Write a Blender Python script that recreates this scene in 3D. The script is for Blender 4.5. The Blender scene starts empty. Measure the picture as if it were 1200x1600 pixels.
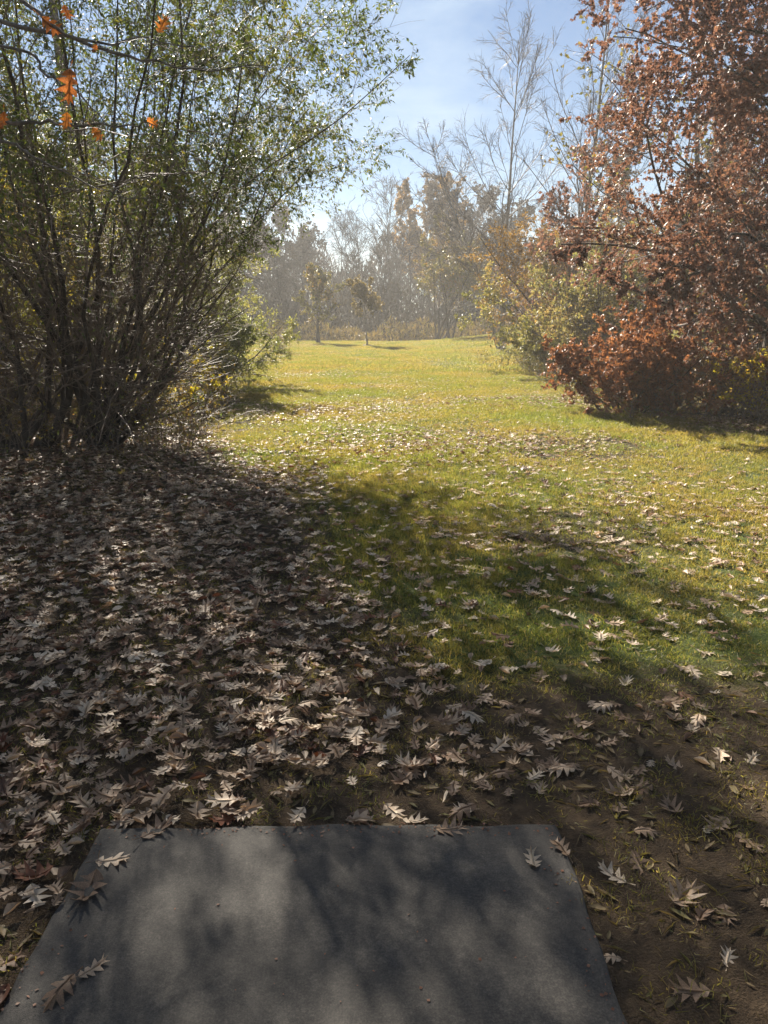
import bpy, math
import numpy as np
from mathutils import Vector, Matrix

# ------------------------------------------------------------------ camera
scene = bpy.context.scene
CAM_H, PITCH, FPX = 1.5, math.radians(14.6), 1155.0
cam_d = bpy.data.cameras.new("camera")
cam = bpy.data.objects.new("camera", cam_d)
scene.collection.objects.link(cam)
cam.location = (0, 0, CAM_H)
cam.rotation_euler = (math.pi/2 - PITCH, 0, 0)
cam_d.sensor_fit = 'VERTICAL'
cam_d.sensor_height = 36.0
cam_d.lens = FPX/1600*36.0
cam_d.clip_start, cam_d.clip_end = 0.05, 2000
scene.camera = cam

# ------------------------------------------------------------------ sun, sky, exposure
SUN_EL, SUN_AZ = math.radians(33), math.radians(-21)      # azimuth from +Y, negative = to the left
SUN_STRENGTH, SKY_STRENGTH, HAZE_DENSITY, HAZE_ANISO = 5.0, 0.05, 0.0021, 0.12
sun_dir = Vector((math.sin(SUN_AZ)*math.cos(SUN_EL), math.cos(SUN_AZ)*math.cos(SUN_EL), math.sin(SUN_EL)))
sd = bpy.data.lights.new("sun", 'SUN')
sd.energy, sd.angle, sd.color = SUN_STRENGTH, math.radians(0.55), (1.0, 0.91, 0.77)
so = bpy.data.objects.new("sun", sd)
so.rotation_euler = sun_dir.to_track_quat('Z', 'Y').to_euler()
so.location = (-10, 20, 30)
scene.collection.objects.link(so)

world = bpy.data.worlds.new("World")
scene.world = world
world.use_nodes = True
nt = world.node_tree
nt.nodes.clear()
W = nt.nodes.new
out = W('ShaderNodeOutputWorld'); bg = W('ShaderNodeBackground'); sky = W('ShaderNodeTexSky')
sky.sky_type = 'NISHITA'; sky.sun_disc = False
sky.sun_elevation = SUN_EL; sky.sun_rotation = SUN_AZ
sky.air_density = 1.0; sky.dust_density = 0.05; sky.ozone_density = 2.0
tc = W('ShaderNodeTexCoord'); sep = W('ShaderNodeSeparateXYZ')
nt.links.new(tc.outputs['Generated'], sep.inputs[0])
mz = W('ShaderNodeMath'); mz.operation = 'ADD'; mz.inputs[1].default_value = 0.14
nt.links.new(sep.outputs['Z'], mz.inputs[0])
mx = W('ShaderNodeMath'); mx.operation = 'MAXIMUM'; mx.inputs[1].default_value = 0.06
nt.links.new(mz.outputs[0], mx.inputs[0])
dv = []
for ax in ('X', 'Y'):
    q = W('ShaderNodeMath'); q.operation = 'DIVIDE'
    nt.links.new(sep.outputs[ax], q.inputs[0]); nt.links.new(mx.outputs[0], q.inputs[1]); dv.append(q)
cmb = W('ShaderNodeCombineXYZ')
nt.links.new(dv[0].outputs[0], cmb.inputs[0]); nt.links.new(dv[1].outputs[0], cmb.inputs[1])
cmb.inputs[2].default_value = 3.7
cn = W('ShaderNodeTexNoise'); cn.inputs['Scale'].default_value = 1.5; cn.inputs['Detail'].default_value = 9
cn.inputs['Roughness'].default_value = 0.56; cn.inputs['Distortion'].default_value = 0.35
nt.links.new(cmb.outputs[0], cn.inputs['Vector'])
cr = W('ShaderNodeValToRGB')
cr.color_ramp.elements[0].position = 0.50; cr.color_ramp.elements[0].color = (0, 0, 0, 1)
cr.color_ramp.elements[1].position = 0.80; cr.color_ramp.elements[1].color = (0.85, 0.85, 0.85, 1)
nt.links.new(cn.outputs['Fac'], cr.inputs[0])
cmx = W('ShaderNodeMixRGB'); cmx.inputs[2].default_value = (9.5, 9.8, 10.2, 1)
nt.links.new(cr.outputs[0], cmx.inputs[0]); nt.links.new(sky.outputs[0], cmx.inputs[1])
tn = W('ShaderNodeMixRGB'); tn.blend_type = 'MULTIPLY'; tn.inputs[0].default_value = 1; tn.inputs[2].default_value = (0.43, 0.52, 0.59, 1)
nt.links.new(cmx.outputs[0], tn.inputs[1]); nt.links.new(tn.outputs[0], bg.inputs[0])
bg.inputs[1].default_value = SKY_STRENGTH
nt.links.new(bg.outputs[0], out.inputs[0])

vs = scene.view_settings
vs.view_transform = 'Standard'; vs.look = 'None'; vs.exposure = 1.85; vs.gamma = 1.0
vs.use_curve_mapping = False
scene.render.engine = 'CYCLES'
cy = scene.cycles
cy.use_denoising = True
cy.max_bounces = 8; cy.diffuse_bounces = 3; cy.transmission_bounces = 4; cy.glossy_bounces = 2
cy.volume_bounces = 1; cy.transparent_max_bounces = 8
cy.sample_clamp_indirect = 6

# ------------------------------------------------------------------ helpers
COL = scene.collection
def tag(o, label=None, cat=None, group=None, kind=None):
    if label: o["label"] = label
    if cat: o["category"] = cat
    if group: o["group"] = group
    if kind: o["kind"] = kind
    return o
def empty(name, loc, rz=0.0):
    o = bpy.data.objects.new(name, None); COL.objects.link(o)
    o.location = loc; o.rotation_euler = (0, 0, rz); o.empty_display_size = 0.3
    return o
def make_mesh(name, v, f, tint=None, smooth=False):
    v = np.ascontiguousarray(v, dtype=np.float32); f = np.ascontiguousarray(f, dtype=np.int32)
    me = bpy.data.meshes.new(name)
    k = f.shape[1]
    me.vertices.add(len(v)); me.vertices.foreach_set('co', v.ravel())
    me.loops.add(f.size); me.loops.foreach_set('vertex_index', f.ravel())
    me.polygons.add(len(f)); me.polygons.foreach_set('loop_start', np.arange(0, f.size, k, dtype=np.int32))
    if smooth: me.polygons.foreach_set('use_smooth', np.ones(len(f), dtype=bool))
    me.update(calc_edges=True)
    if tint is not None:
        a = me.attributes.new('tint', 'FLOAT', 'POINT'); a.data.foreach_set('value', np.ascontiguousarray(tint, dtype=np.float32))
    return me
def obj(name, me, mat, parent=None, loc=None):
    o = bpy.data.objects.new(name, me); COL.objects.link(o)
    if mat and not me.materials: me.materials.append(mat)
    if parent is not None: o.parent = parent
    if loc is not None: o.location = loc
    return o
def copy_tree(o, parent=None):
    c = o.copy(); COL.objects.link(c)
    if parent is not None: c.parent = parent
    for ch in list(o.children): copy_tree(ch, c)
    return c
def unit(v): return v/np.maximum(np.linalg.norm(v, axis=-1, keepdims=True), 1e-9)
def sstep(a, b, x):
    t = np.clip((np.asarray(x, float)-a)/(b-a), 0, 1); return t*t*(3-2*t)
CP, SP = math.cos(PITCH), math.sin(PITCH)
def at(px, py, depth):                     # a photo pixel at a given depth along the lens axis -> world point
    u, v = (px-600)/FPX*depth, (800-py)/FPX*depth
    return np.array([u, depth*CP + v*SP, CAM_H - depth*SP + v*CP])
def onground(px, py):
    u, v = (px-600)/FPX, (800-py)/FPX
    d = np.array([u, CP+v*SP, -SP+v*CP]); return np.array([0, 0, CAM_H]) + d*(CAM_H/-d[2])
def ground_z(x, y):
    x = np.asarray(x, float); y = np.asarray(y, float)
    z = 0.85*sstep(1, 13, x)*sstep(22, 46, y)
    z = z + 0.25*sstep(-3, -12, x)*sstep(6, 20, y)
    near = sstep(2.4, 4.5, y) + sstep(1.2, 2.2, np.abs(x))
    z = z + np.clip(near, 0, 1)*0.022*(np.sin(x*1.9+0.7*np.sin(y*1.1))*np.sin(y*1.6+1.3))
    z = z - 0.5*sstep(52, 58, y)
    return z

# ------------------------------------------------------------------ materials
def new_mat(name):
    m = bpy.data.materials.new(name); m.use_nodes = True; m.node_tree.nodes.clear()
    return m, m.node_tree.nodes, m.node_tree.links
def ramp_node(N, cols):
    r = N.new('ShaderNodeValToRGB'); e = r.color_ramp.elements
    while len(e) < len(cols): e.new(0.5)
    for i, c in enumerate(cols):
        p = i/(len(cols)-1) if len(cols) > 1 else 0
        if len(c) == 4: p = c[3]
        e[i].position = p; e[i].color = (c[0], c[1], c[2], 1)
    return r
def leaf_mat(name, cols, trans=0.4, rough=0.5, spec=0.4, tgain=(1.6, 1.5, 0.7), by_object=False, grain=0.35):
    m, N, L = new_mat(name)
    o = N.new('ShaderNodeOutputMaterial')
    if by_object:
        src = N.new('ShaderNodeObjectInfo').outputs['Random']
    else:
        a = N.new('ShaderNodeAttribute'); a.attribute_name = 'tint'; src = a.outputs['Fac']
    r = ramp_node(N, cols); L.new(src, r.inputs[0])
    t = N.new('ShaderNodeTexCoord'); n = N.new('ShaderNodeTexNoise'); n.inputs['Scale'].default_value = 40; n.inputs['Detail'].default_value = 3
    L.new(t.outputs['Object'], n.inputs['Vector'])
    mr = N.new('ShaderNodeMapRange'); mr.inputs[1].default_value = 0.3; mr.inputs[2].default_value = 0.7
    mr.inputs[3].default_value = 1-grain; mr.inputs[4].default_value = 1+grain
    L.new(n.outputs['Fac'], mr.inputs[0])
    mul = N.new('ShaderNodeVectorMath'); mul.operation = 'SCALE'
    L.new(r.outputs[0], mul.inputs[0]); L.new(mr.outputs[0], mul.inputs['Scale'])
    p = N.new('ShaderNodeBsdfPrincipled'); L.new(mul.outputs[0], p.inputs['Base Color'])
    p.inputs['Roughness'].default_value = rough; p.inputs['Specular IOR Level'].default_value = spec
    if trans > 0:
        tg = N.new('ShaderNodeVectorMath'); tg.operation = 'MULTIPLY'; tg.inputs[1].default_value = tgain
        L.new(mul.outputs[0], tg.inputs[0])
        tr = N.new('ShaderNodeBsdfTranslucent'); L.new(tg.outputs[0], tr.inputs[0])
        mx = N.new('ShaderNodeMixShader'); mx.inputs[0].default_value = trans
        L.new(p.outputs[0], mx.inputs[1]); L.new(tr.outputs[0], mx.inputs[2]); L.new(mx.outputs[0], o.inputs[0])
    else:
        L.new(p.outputs[0], o.inputs[0])
    return m
def bark_mat(name, c1, c2, scale=14, rough=0.85, spec=0.25):
    m, N, L = new_mat(name)
    o = N.new('ShaderNodeOutputMaterial'); p = N.new('ShaderNodeBsdfPrincipled')
    t = N.new('ShaderNodeTexCoord'); mp = N.new('ShaderNodeMapping'); mp.inputs['Scale'].default_value = (1, 1, 0.25)
    n = N.new('ShaderNodeTexNoise'); n.inputs['Scale'].default_value = scale; n.inputs['Detail'].default_value = 6
    L.new(t.outputs['Object'], mp.inputs[0]); L.new(mp.outputs[0], n.inputs['Vector'])
    r = ramp_node(N, [c1+(0.35,), c2+(0.68,)]); L.new(n.outputs['Fac'], r.inputs[0]); L.new(r.outputs[0], p.inputs['Base Color'])
    b = N.new('ShaderNodeBump'); b.inputs['Strength'].default_value = 0.5; b.inputs['Distance'].default_value = 0.01
    L.new(n.outputs['Fac'], b.inputs['Height']); L.new(b.outputs[0], p.inputs['Normal'])
    p.inputs['Roughness'].default_value = rough; p.inputs['Specular IOR Level'].default_value = spec
    L.new(p.outputs[0], o.inputs[0])
    return m
M = {}
M['bark_dark'] = bark_mat('bark_dark', (0.045, 0.034, 0.026), (0.12, 0.095, 0.075))
M['bark_grey'] = bark_mat('bark_grey', (0.10, 0.085, 0.07), (0.24, 0.21, 0.18))
M['bark_birch'] = bark_mat('bark_birch', (0.16, 0.14, 0.12), (0.42, 0.39, 0.35), scale=9)
M['twig_brown'] = bark_mat('twig_brown', (0.12, 0.085, 0.06), (0.26, 0.19, 0.14), scale=30, rough=0.55, spec=0.4)
M['twig_grey'] = bark_mat('twig_grey', (0.09, 0.075, 0.065), (0.19, 0.16, 0.14), scale=30, rough=0.55, spec=0.4)
M['leaf_green'] = leaf_mat('leaf_green', [(0.05, 0.075, 0.022), (0.08, 0.11, 0.03), (0.11, 0.135, 0.04), (0.16, 0.145, 0.04)], 0.42, 0.42, 0.45)
M['leaf_silver'] = leaf_mat('leaf_silver', [(0.10, 0.125, 0.045), (0.15, 0.17, 0.065), (0.21, 0.22, 0.10), (0.26, 0.23, 0.08)], 0.52, 0.42, 0.5, (1.7, 1.6, 0.8))
M['leaf_yellow'] = leaf_mat('leaf_yellow', [(0.22, 0.23, 0.03), (0.34, 0.32, 0.035), (0.42, 0.34, 0.04), (0.38, 0.23, 0.04)], 0.55, 0.5, 0.35, (1.5, 1.5, 0.6))
M['leaf_russet'] = leaf_mat('leaf_russet', [(0.12, 0.066, 0.052), (0.18, 0.095, 0.07), (0.24, 0.13, 0.09), (0.31, 0.19, 0.125)], 0.34, 0.5, 0.42, (1.5, 1.25, 1.0))
M['leaf_russet_single'] = leaf_mat('leaf_russet_single', [(0.13, 0.068, 0.05), (0.19, 0.10, 0.07), (0.25, 0.135, 0.09), (0.32, 0.195, 0.125)], 0.34, 0.5, 0.42, (1.5, 1.25, 1.0), by_object=True)
M['leaf_rust'] = leaf_mat('leaf_rust', [(0.14, 0.07, 0.044), (0.21, 0.105, 0.062), (0.29, 0.155, 0.085)], 0.44, 0.45, 0.45, (1.6, 1.25, 0.8))
M['leaf_paleolive'] = leaf_mat('leaf_paleolive', [(0.11, 0.12, 0.045), (0.18, 0.175, 0.07), (0.26, 0.23, 0.10), (0.30, 0.20, 0.09)], 0.5, 0.45, 0.4, (1.6, 1.5, 0.9))
M['leaf_orange'] = leaf_mat('leaf_orange', [(0.36, 0.13, 0.035), (0.44, 0.18, 0.04), (0.40, 0.15, 0.05)], 0.55, 0.45, 0.4, (1.4, 1.15, 0.8), by_object=True, grain=0.45)
M['leaf_amber'] = leaf_mat('leaf_amber', [(0.17, 0.10, 0.03), (0.25, 0.15, 0.04), (0.30, 0.17, 0.05)], 0.4, 0.5, 0.35)
M['leaf_straw'] = leaf_mat('leaf_straw', [(0.13, 0.10, 0.045), (0.19, 0.15, 0.065), (0.24, 0.18, 0.08)], 0.35, 0.5, 0.3)
M['leaf_tan'] = leaf_mat('leaf_tan', [(0.12, 0.075, 0.045), (0.17, 0.115, 0.07), (0.22, 0.15, 0.09)], 0.3, 0.5, 0.35)
M['leaf_oliveyellow'] = leaf_mat('leaf_oliveyellow', [(0.08, 0.085, 0.025), (0.14, 0.13, 0.035), (0.20, 0.16, 0.045), (0.22, 0.12, 0.04)], 0.4, 0.45, 0.4)
FALLEN = [(0.17, 0.065, 0.032), (0.10, 0.055, 0.034), (0.25, 0.155, 0.095), (0.38, 0.28, 0.19), (0.50, 0.39, 0.285), (0.60, 0.50, 0.385)]
M['leaf_fallen'] = leaf_mat('leaf_fallen', FALLEN, 0.2, 0.55, 0.33, (1.4, 1.1, 0.8))
M['leaf_fallen_single'] = leaf_mat('leaf_fallen_single', [(0.17, 0.105, 0.065), (0.29, 0.20, 0.13), (0.41, 0.31, 0.22), (0.53, 0.43, 0.32)], 0.2, 0.55, 0.33, (1.4, 1.1, 0.8), by_object=True)
def grass_mat():
    m, N, L = new_mat('grass')
    o = N.new('ShaderNodeOutputMaterial'); a = N.new('ShaderNodeAttribute'); a.attribute_name = 'tint'
    oi = N.new('ShaderNodeObjectInfo'); g = N.new('ShaderNodeNewGeometry'); n = N.new('ShaderNodeTexNoise'); n.inputs['Scale'].default_value = 0.55; n.inputs['Detail'].default_value = 5
    L.new(g.outputs['Position'], n.inputs['Vector'])
    r = ramp_node(N, [(0.06, 0.08, 0.018), (0.09, 0.116, 0.026), (0.125, 0.145, 0.038), (0.25, 0.20, 0.095)]); L.new(a.outputs['Fac'], r.inputs[0])
    st = ramp_node(N, [(0.13, 0.11, 0.03), (0.20, 0.15, 0.055), (0.26, 0.19, 0.085)]); L.new(a.outputs['Fac'], st.inputs[0])
    ad = N.new('ShaderNodeMath'); ad.operation = 'MULTIPLY_ADD'; ad.inputs[1].default_value = 0.22; L.new(oi.outputs['Random'], ad.inputs[0]); L.new(n.outputs['Fac'], ad.inputs[2])
    mr = N.new('ShaderNodeMapRange'); mr.inputs[1].default_value = 0.48; mr.inputs[2].default_value = 0.80; mr.inputs[3].default_value = 0.08; mr.inputs[4].default_value = 0.95; L.new(ad.outputs[0], mr.inputs[0])
    mx = N.new('ShaderNodeMixRGB'); L.new(mr.outputs[0], mx.inputs[0]); L.new(r.outputs[0], mx.inputs[1]); L.new(st.outputs[0], mx.inputs[2])
    p = N.new('ShaderNodeBsdfPrincipled'); L.new(mx.outputs[0], p.inputs['Base Color']); p.inputs['Roughness'].default_value = 0.45; p.inputs['Specular IOR Level'].default_value = 0.35
    tg = N.new('ShaderNodeVectorMath'); tg.operation = 'MULTIPLY'; tg.inputs[1].default_value = (2.2, 2.1, 1.15); L.new(mx.outputs[0], tg.inputs[0])
    tr = N.new('ShaderNodeBsdfTranslucent'); L.new(tg.outputs[0], tr.inputs[0])
    ms = N.new('ShaderNodeMixShader'); ms.inputs[0].default_value = 0.58; L.new(p.outputs[0], ms.inputs[1]); L.new(tr.outputs[0], ms.inputs[2]); L.new(ms.outputs[0], o.inputs[0])
    return m
M['grass'] = grass_mat()
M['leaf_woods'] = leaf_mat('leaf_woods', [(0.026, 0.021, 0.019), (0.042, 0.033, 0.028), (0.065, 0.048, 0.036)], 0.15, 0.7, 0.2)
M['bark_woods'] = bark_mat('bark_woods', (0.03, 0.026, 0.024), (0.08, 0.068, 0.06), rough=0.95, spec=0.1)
M['dry_weed'] = leaf_mat('dry_weed', [(0.14, 0.10, 0.05), (0.22, 0.16, 0.085), (0.16, 0.15, 0.05)], 0.3, 0.6, 0.3)

def ground_material():
    m, N, L = new_mat('lawn_soil')
    o = N.new('ShaderNodeOutputMaterial'); p = N.new('ShaderNodeBsdfPrincipled')
    t = N.new('ShaderNodeTexCoord')
    def noise(sc, det=6, ro=0.6):
        n = N.new('ShaderNodeTexNoise'); n.inputs['Scale'].default_value = sc; n.inputs['Detail'].default_value = det
        n.inputs['Roughness'].default_value = ro; L.new(t.outputs['Object'], n.inputs['Vector']); return n
    n1, n2, n3 = noise(0.8, 5), noise(22, 8, 0.7), noise(160, 4, 0.6)
    green = ramp_node(N, [(0.04, 0.062, 0.014, 0.3), (0.068, 0.098, 0.022, 0.5), (0.12, 0.125, 0.04, 0.72)]); L.new(n1.outputs['Fac'], green.inputs[0])
    soil = ramp_node(N, [(0.035, 0.024, 0.016, 0.3), (0.075, 0.052, 0.032, 0.55), (0.14, 0.10, 0.06, 0.75)]); L.new(n2.outputs['Fac'], soil.inputs[0])
    a = N.new('ShaderNodeAttribute'); a.attribute_name = 'bare'
    ad = N.new('ShaderNodeMath'); ad.operation = 'ADD'
    am = N.new('ShaderNodeMath'); am.operation = 'MULTIPLY'; am.inputs[1].default_value = 1.6; L.new(a.outputs['Fac'], am.inputs[0]); L.new(am.outputs[0], ad.inputs[0])
    mr = N.new('ShaderNodeMapRange'); mr.inputs[1].default_value = 0.3; mr.inputs[2].default_value = 0.7; mr.inputs[3].default_value = -0.3; mr.inputs[4].default_value = 0.3
    L.new(n2.outputs['Fac'], mr.inputs[0]); L.new(mr.outputs[0], ad.inputs[1]); ad.use_clamp = True
    mx = N.new('ShaderNodeMixRGB'); L.new(ad.outputs[0], mx.inputs[0]); L.new(green.outputs[0], mx.inputs[1]); L.new(soil.outputs[0], mx.inputs[2])
    L.new(mx.outputs[0], p.inputs['Base Color']); p.inputs['Roughness'].default_value = 0.95; p.inputs['Specular IOR Level'].default_value = 0.15
    sm = N.new('ShaderNodeMath'); sm.operation = 'ADD'; L.new(n2.outputs['Fac'], sm.inputs[0]); L.new(n3.outputs['Fac'], sm.inputs[1])
    b = N.new('ShaderNodeBump'); b.inputs['Strength'].default_value = 0.7; b.inputs['Distance'].default_value = 0.04
    L.new(sm.outputs[0], b.inputs['Height']); L.new(b.outputs[0], p.inputs['Normal'])
    L.new(p.outputs[0], o.inputs[0]); return m
def pad_material():
    m, N, L = new_mat('pad_rubber')
    o = N.new('ShaderNodeOutputMaterial'); p = N.new('ShaderNodeBsdfPrincipled')
    t = N.new('ShaderNodeTexCoord')
    def noise(sc, det=6, ro=0.6):
        n = N.new('ShaderNodeTexNoise'); n.inputs['Scale'].default_value = sc; n.inputs['Detail'].default_value = det
        n.inputs['Roughness'].default_value = ro; L.new(t.outputs['Object'], n.inputs['Vector']); return n
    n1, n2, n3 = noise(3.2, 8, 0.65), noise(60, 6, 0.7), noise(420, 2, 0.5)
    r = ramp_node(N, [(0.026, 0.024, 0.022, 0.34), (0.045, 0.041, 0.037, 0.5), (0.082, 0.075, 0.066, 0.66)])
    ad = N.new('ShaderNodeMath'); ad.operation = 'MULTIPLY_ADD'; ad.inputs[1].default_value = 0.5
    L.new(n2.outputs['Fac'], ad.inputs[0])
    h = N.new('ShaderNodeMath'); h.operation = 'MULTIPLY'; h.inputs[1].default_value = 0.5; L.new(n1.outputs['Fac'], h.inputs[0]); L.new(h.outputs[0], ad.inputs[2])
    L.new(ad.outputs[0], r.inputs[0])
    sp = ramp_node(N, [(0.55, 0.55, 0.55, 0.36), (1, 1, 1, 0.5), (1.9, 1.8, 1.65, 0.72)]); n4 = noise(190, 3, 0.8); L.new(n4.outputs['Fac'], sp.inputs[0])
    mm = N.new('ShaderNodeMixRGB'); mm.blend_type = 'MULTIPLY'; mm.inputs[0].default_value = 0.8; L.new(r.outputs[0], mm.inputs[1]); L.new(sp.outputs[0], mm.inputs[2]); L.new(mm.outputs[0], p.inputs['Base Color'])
    p.inputs['Roughness'].default_value = 0.75; p.inputs['Specular IOR Level'].default_value = 0.35
    b = N.new('ShaderNodeBump'); b.inputs['Strength'].default_value = 0.35; b.inputs['Distance'].default_value = 0.004
    L.new(n3.outputs['Fac'], b.inputs['Height']); L.new(b.outputs[0], p.inputs['Normal'])
    L.new(p.outputs[0], o.inputs[0]); return m
M['ground'] = ground_material(); M['pad'] = pad_material()

# ------------------------------------------------------------------ leaf-fall and bare-soil masks (world space)
def litter_edge(y): return np.interp(y, [0, 1.86, 1.98, 2.6, 3.3, 4.2, 4.9, 6.8, 8.8, 12, 18], [-0.86, -0.86, 0.25, 0.45, 0.0, -0.25, -0.5, -1.1, -1.9, -3.0, -4.0])
def vnoise(x, y, s, seed=0):
    r = np.random.default_rng(seed); v = np.zeros_like(np.asarray(x, float))
    for k in range(7):
        a = r.uniform(0, 6.283); f = s*r.uniform(0.6, 1.9); v = v + np.sin((np.cos(a)*x+np.sin(a)*y)*f + r.uniform(0, 6.283))
    return v/3.0
def litter_density(x, y):
    e = litter_edge(y)
    n = vnoise(x, y, 1.6, 5)
    d = 430*sstep(0.95, -0.75, x-e+0.4*n)
    mid = np.interp(y, [2, 4.5, 7, 12, 17, 24, 40, 55], [22, 80, 135, 165, 100, 40, 14, 8])
    mid = mid*(0.25+1.1*np.clip(0.5+0.75*vnoise(x, y, 1.1, 11), 0, 1.3))*sstep(5.0, 2.5, np.abs(x-0.5)-y*0.25)
    return np.maximum(d, mid)
def bareness(x, y):
    b = 0.85*sstep(0.5, -0.35, x-litter_edge(y)+0.2*vnoise(x, y, 2, 5))*sstep(17, 12, y)
    b = np.maximum(b, 0.97*sstep(2.6, 1.9, np.abs(x-0.9))*sstep(3.1, 2.3, y+0.2*vnoise(x, y, 2.2, 8)))
    b = np.maximum(b, 0.9*sstep(54, 57, y))
    b = np.maximum(b, 0.55*sstep(0.6, 1.2, vnoise(x, y, 1.4, 21))*sstep(3, 5, y)*sstep(26, 14, y))
    b = np.maximum(b, 0.9*sstep(4.0, 5.0, x-0.1*(y-9))*sstep(9, 11, y)*sstep(40, 30, y))
    b = np.maximum(b, 0.9*sstep(0, -1.0, x+3.2+0.06*(y-8))*sstep(8, 10, y)*sstep(28, 22, y))
    return np.clip(b, 0, 1)

# ------------------------------------------------------------------ ground
gx = np.unique(np.concatenate([np.linspace(-290, -30, 30), np.linspace(-30, -6, 40), np.linspace(-6, 6, 121), np.linspace(6, 30, 40), np.linspace(30, 290, 30)]))
gy = np.unique(np.concatenate([np.linspace(-120, -3, 20), np.linspace(-3, 12, 131), np.linspace(12, 62, 90), np.linspace(62, 300, 30)]))
X, Y = np.meshgrid(gx, gy)
Z = ground_z(X, Y)
nx, ny = len(gx), len(gy)
ii = (np.arange(ny-1)[:, None]*nx + np.arange(nx-1)[None, :]).ravel()
gm = make_mesh('ground', np.stack([X.ravel(), Y.ravel(), Z.ravel()], 1), np.stack([ii, ii+1, ii+nx+1, ii+nx], 1), smooth=True)
at_ = gm.attributes.new('bare', 'FLOAT', 'POINT'); at_.data.foreach_set('value', bareness(X.ravel(), Y.ravel()).astype(np.float32))
tag(obj('ground', gm, M['ground']), kind='structure')

# tee pad: dark slab with slightly worn, rounded edge, top 3 cm above the soil
def pad_mesh():
    fl, fr = onground(158, 1297), onground(868, 1291)
    ex = unit((fr-fl)[None])[0]; ey = np.array([ex[1], -ex[0], 0])         # runs towards and behind the viewer
    w = np.linalg.norm(fr-fl); l = 3.4
    r = np.random.default_rng(3)
    us = np.linspace(0, 1, 41); vsn = np.linspace(0, 1, 61)
    rows = []
    prof = [(0.0, -0.06), (0.0, 0.006), (0.005, 0.012), (0.016, 0.015)]
    def edge(u): return 0.005*np.sin(u*9)+0.004*np.sin(u*31+1)
    outl = [(u*w, edge(u)) for u in us] + [(w+0.02*v+edge(v*3)*0.8, v*l) for v in vsn[1:]] + [((1-u)*w, l) for u in us[1:]] + [(-0.02*(1-v)+edge(v*4+2)*0.8, (1-v)*l) for v in vsn[1:-1]]
    outl = np.array(outl); c = np.array([w/2, l/2])
    V = []
    for inset, z in prof:
        d = unit(c-outl); q = outl + np.sign(c-outl)*inset
        V += [fl*[1, 1, 0] + ex*a + ey*b + np.array([0, 0, z]) for a, b in q]
    n = len(outl); F = []
    for k in range(len(prof)-1):
        for i in range(n):
            j = (i+1) % n; F.append((k*n+i, k*n+j, (k+1)*n+j, (k+1)*n+i))
    top = tuple((len(prof)-1)*n+i for i in range(n))
    me = bpy.data.meshes.new('tee_pad'); me.from_pydata([tuple(x) for x in V], [], F+[top]); me.update()
    return me, fl, ex, ey, w
pm, PFL, PEX, PEY, PW = pad_mesh()
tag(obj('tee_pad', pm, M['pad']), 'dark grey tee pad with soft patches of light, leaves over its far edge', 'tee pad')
def on_pad(x, y, grow=0.0):
    px = (x-PFL[0])*PEX[0]+(y-PFL[1])*PEX[1]; py = (x-PFL[0])*PEY[0]+(y-PFL[1])*PEY[1]
    return (px > -grow) & (px < PW+grow) & (py > -grow)

# ------------------------------------------------------------------ leaf shapes
def oak_leaf(seed, curl=0.25, bend=0.15, simple=False):
    r = np.random.default_rng(seed)
    s = [(0.02, 0.0), (0.065, 0.22), (0.08, 0.45), (0.085, 0.68), (0.055, 0.86), (0.0, 1.0)]
    tips = [(0.24, 0.20), (0.36, 0.44), (0.38, 0.74), (0.22, 0.95), None]
    sh = [(0.15, 0.03), (0.25, 0.26), (0.26, 0.54), (0.13, 0.77), None]
    if simple:
        s = [(0.02, 0.0), (0.08, 0.36), (0.08, 0.72), (0.0, 1.0)]
        tips = [(0.36, 0.33), (0.38, 0.72), None]; sh = [None, None, None]
    V, F = [], []
    def add(x, y):
        z = curl*x*x*1.5 + bend*(y-0.4)**2*1.2 + r.normal(0, 0.022); V.append((x, y-0.45, z)); return len(V)-1
    mid = [add(0, q[1]) for q in s]
    for sg in (-1, 1):
        j = 1 + r.normal(0, 0.10)
        si = [add(sg*q[0], q[1]) if q[0] > 0 else mid[-1] for q in s]
        for k in range(len(s)-1):
            if si[k+1] != mid[k+1]: F += [(mid[k], si[k], si[k+1]), (mid[k], si[k+1], mid[k+1])]
            else: F.append((mid[k], si[k], mid[k+1]))
            if tips[k]:
                t = add(sg*tips[k][0]*j*(1+r.normal(0, .08)), tips[k][1]+r.normal(0, .03))
                if sh[k]:
                    a = add(sg*sh[k][0], sh[k][1]+0.07); F += [(si[k], a, si[k+1]), (a, t, si[k+1])]
                else: F.append((si[k], t, si[k+1]))
    if not simple:
        a = add(0.012, -0.28); b = add(-0.012, -0.28); F += [(mid[0], a, b)]
    V = np.array(V); F = np.array(F)
    return V, F
def blade_leaf(w=0.32, fold=0.25, bend=0.12):
    V = np.array([(0, 0, 0), (w*0.5, 0.45, fold*w*0.45), (-w*0.5, 0.45, fold*w*0.45), (w*0.35, 0.7, fold*w*.35-bend*.4), (-w*0.35, 0.7, fold*w*.35-bend*.4), (0, 1, -bend), (0, 0.5, -0.02)], float)
    F = np.array([(0, 1, 6), (0, 6, 2), (6, 1, 5), (6, 5, 2)])
    return V, F
def tiny_leaf(w=0.42):
    V = np.array([(0, 0, 0), (w*0.5, 0.45, 0.05), (0, 1, -0.1), (-w*0.5, 0.45, 0.05)], float)
    return V, np.array([(0, 1, 2), (0, 2, 3)])
OAK = [oak_leaf(i, c, b) for i, (c, b) in enumerate([(0.3, 0.2), (0.7, 0.35), (-0.4, 0.3), (1.1, -0.2), (0.15, 0.6), (-0.7, -0.3), (0.9, 0.7), (0.1, 0.05)])]
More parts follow.
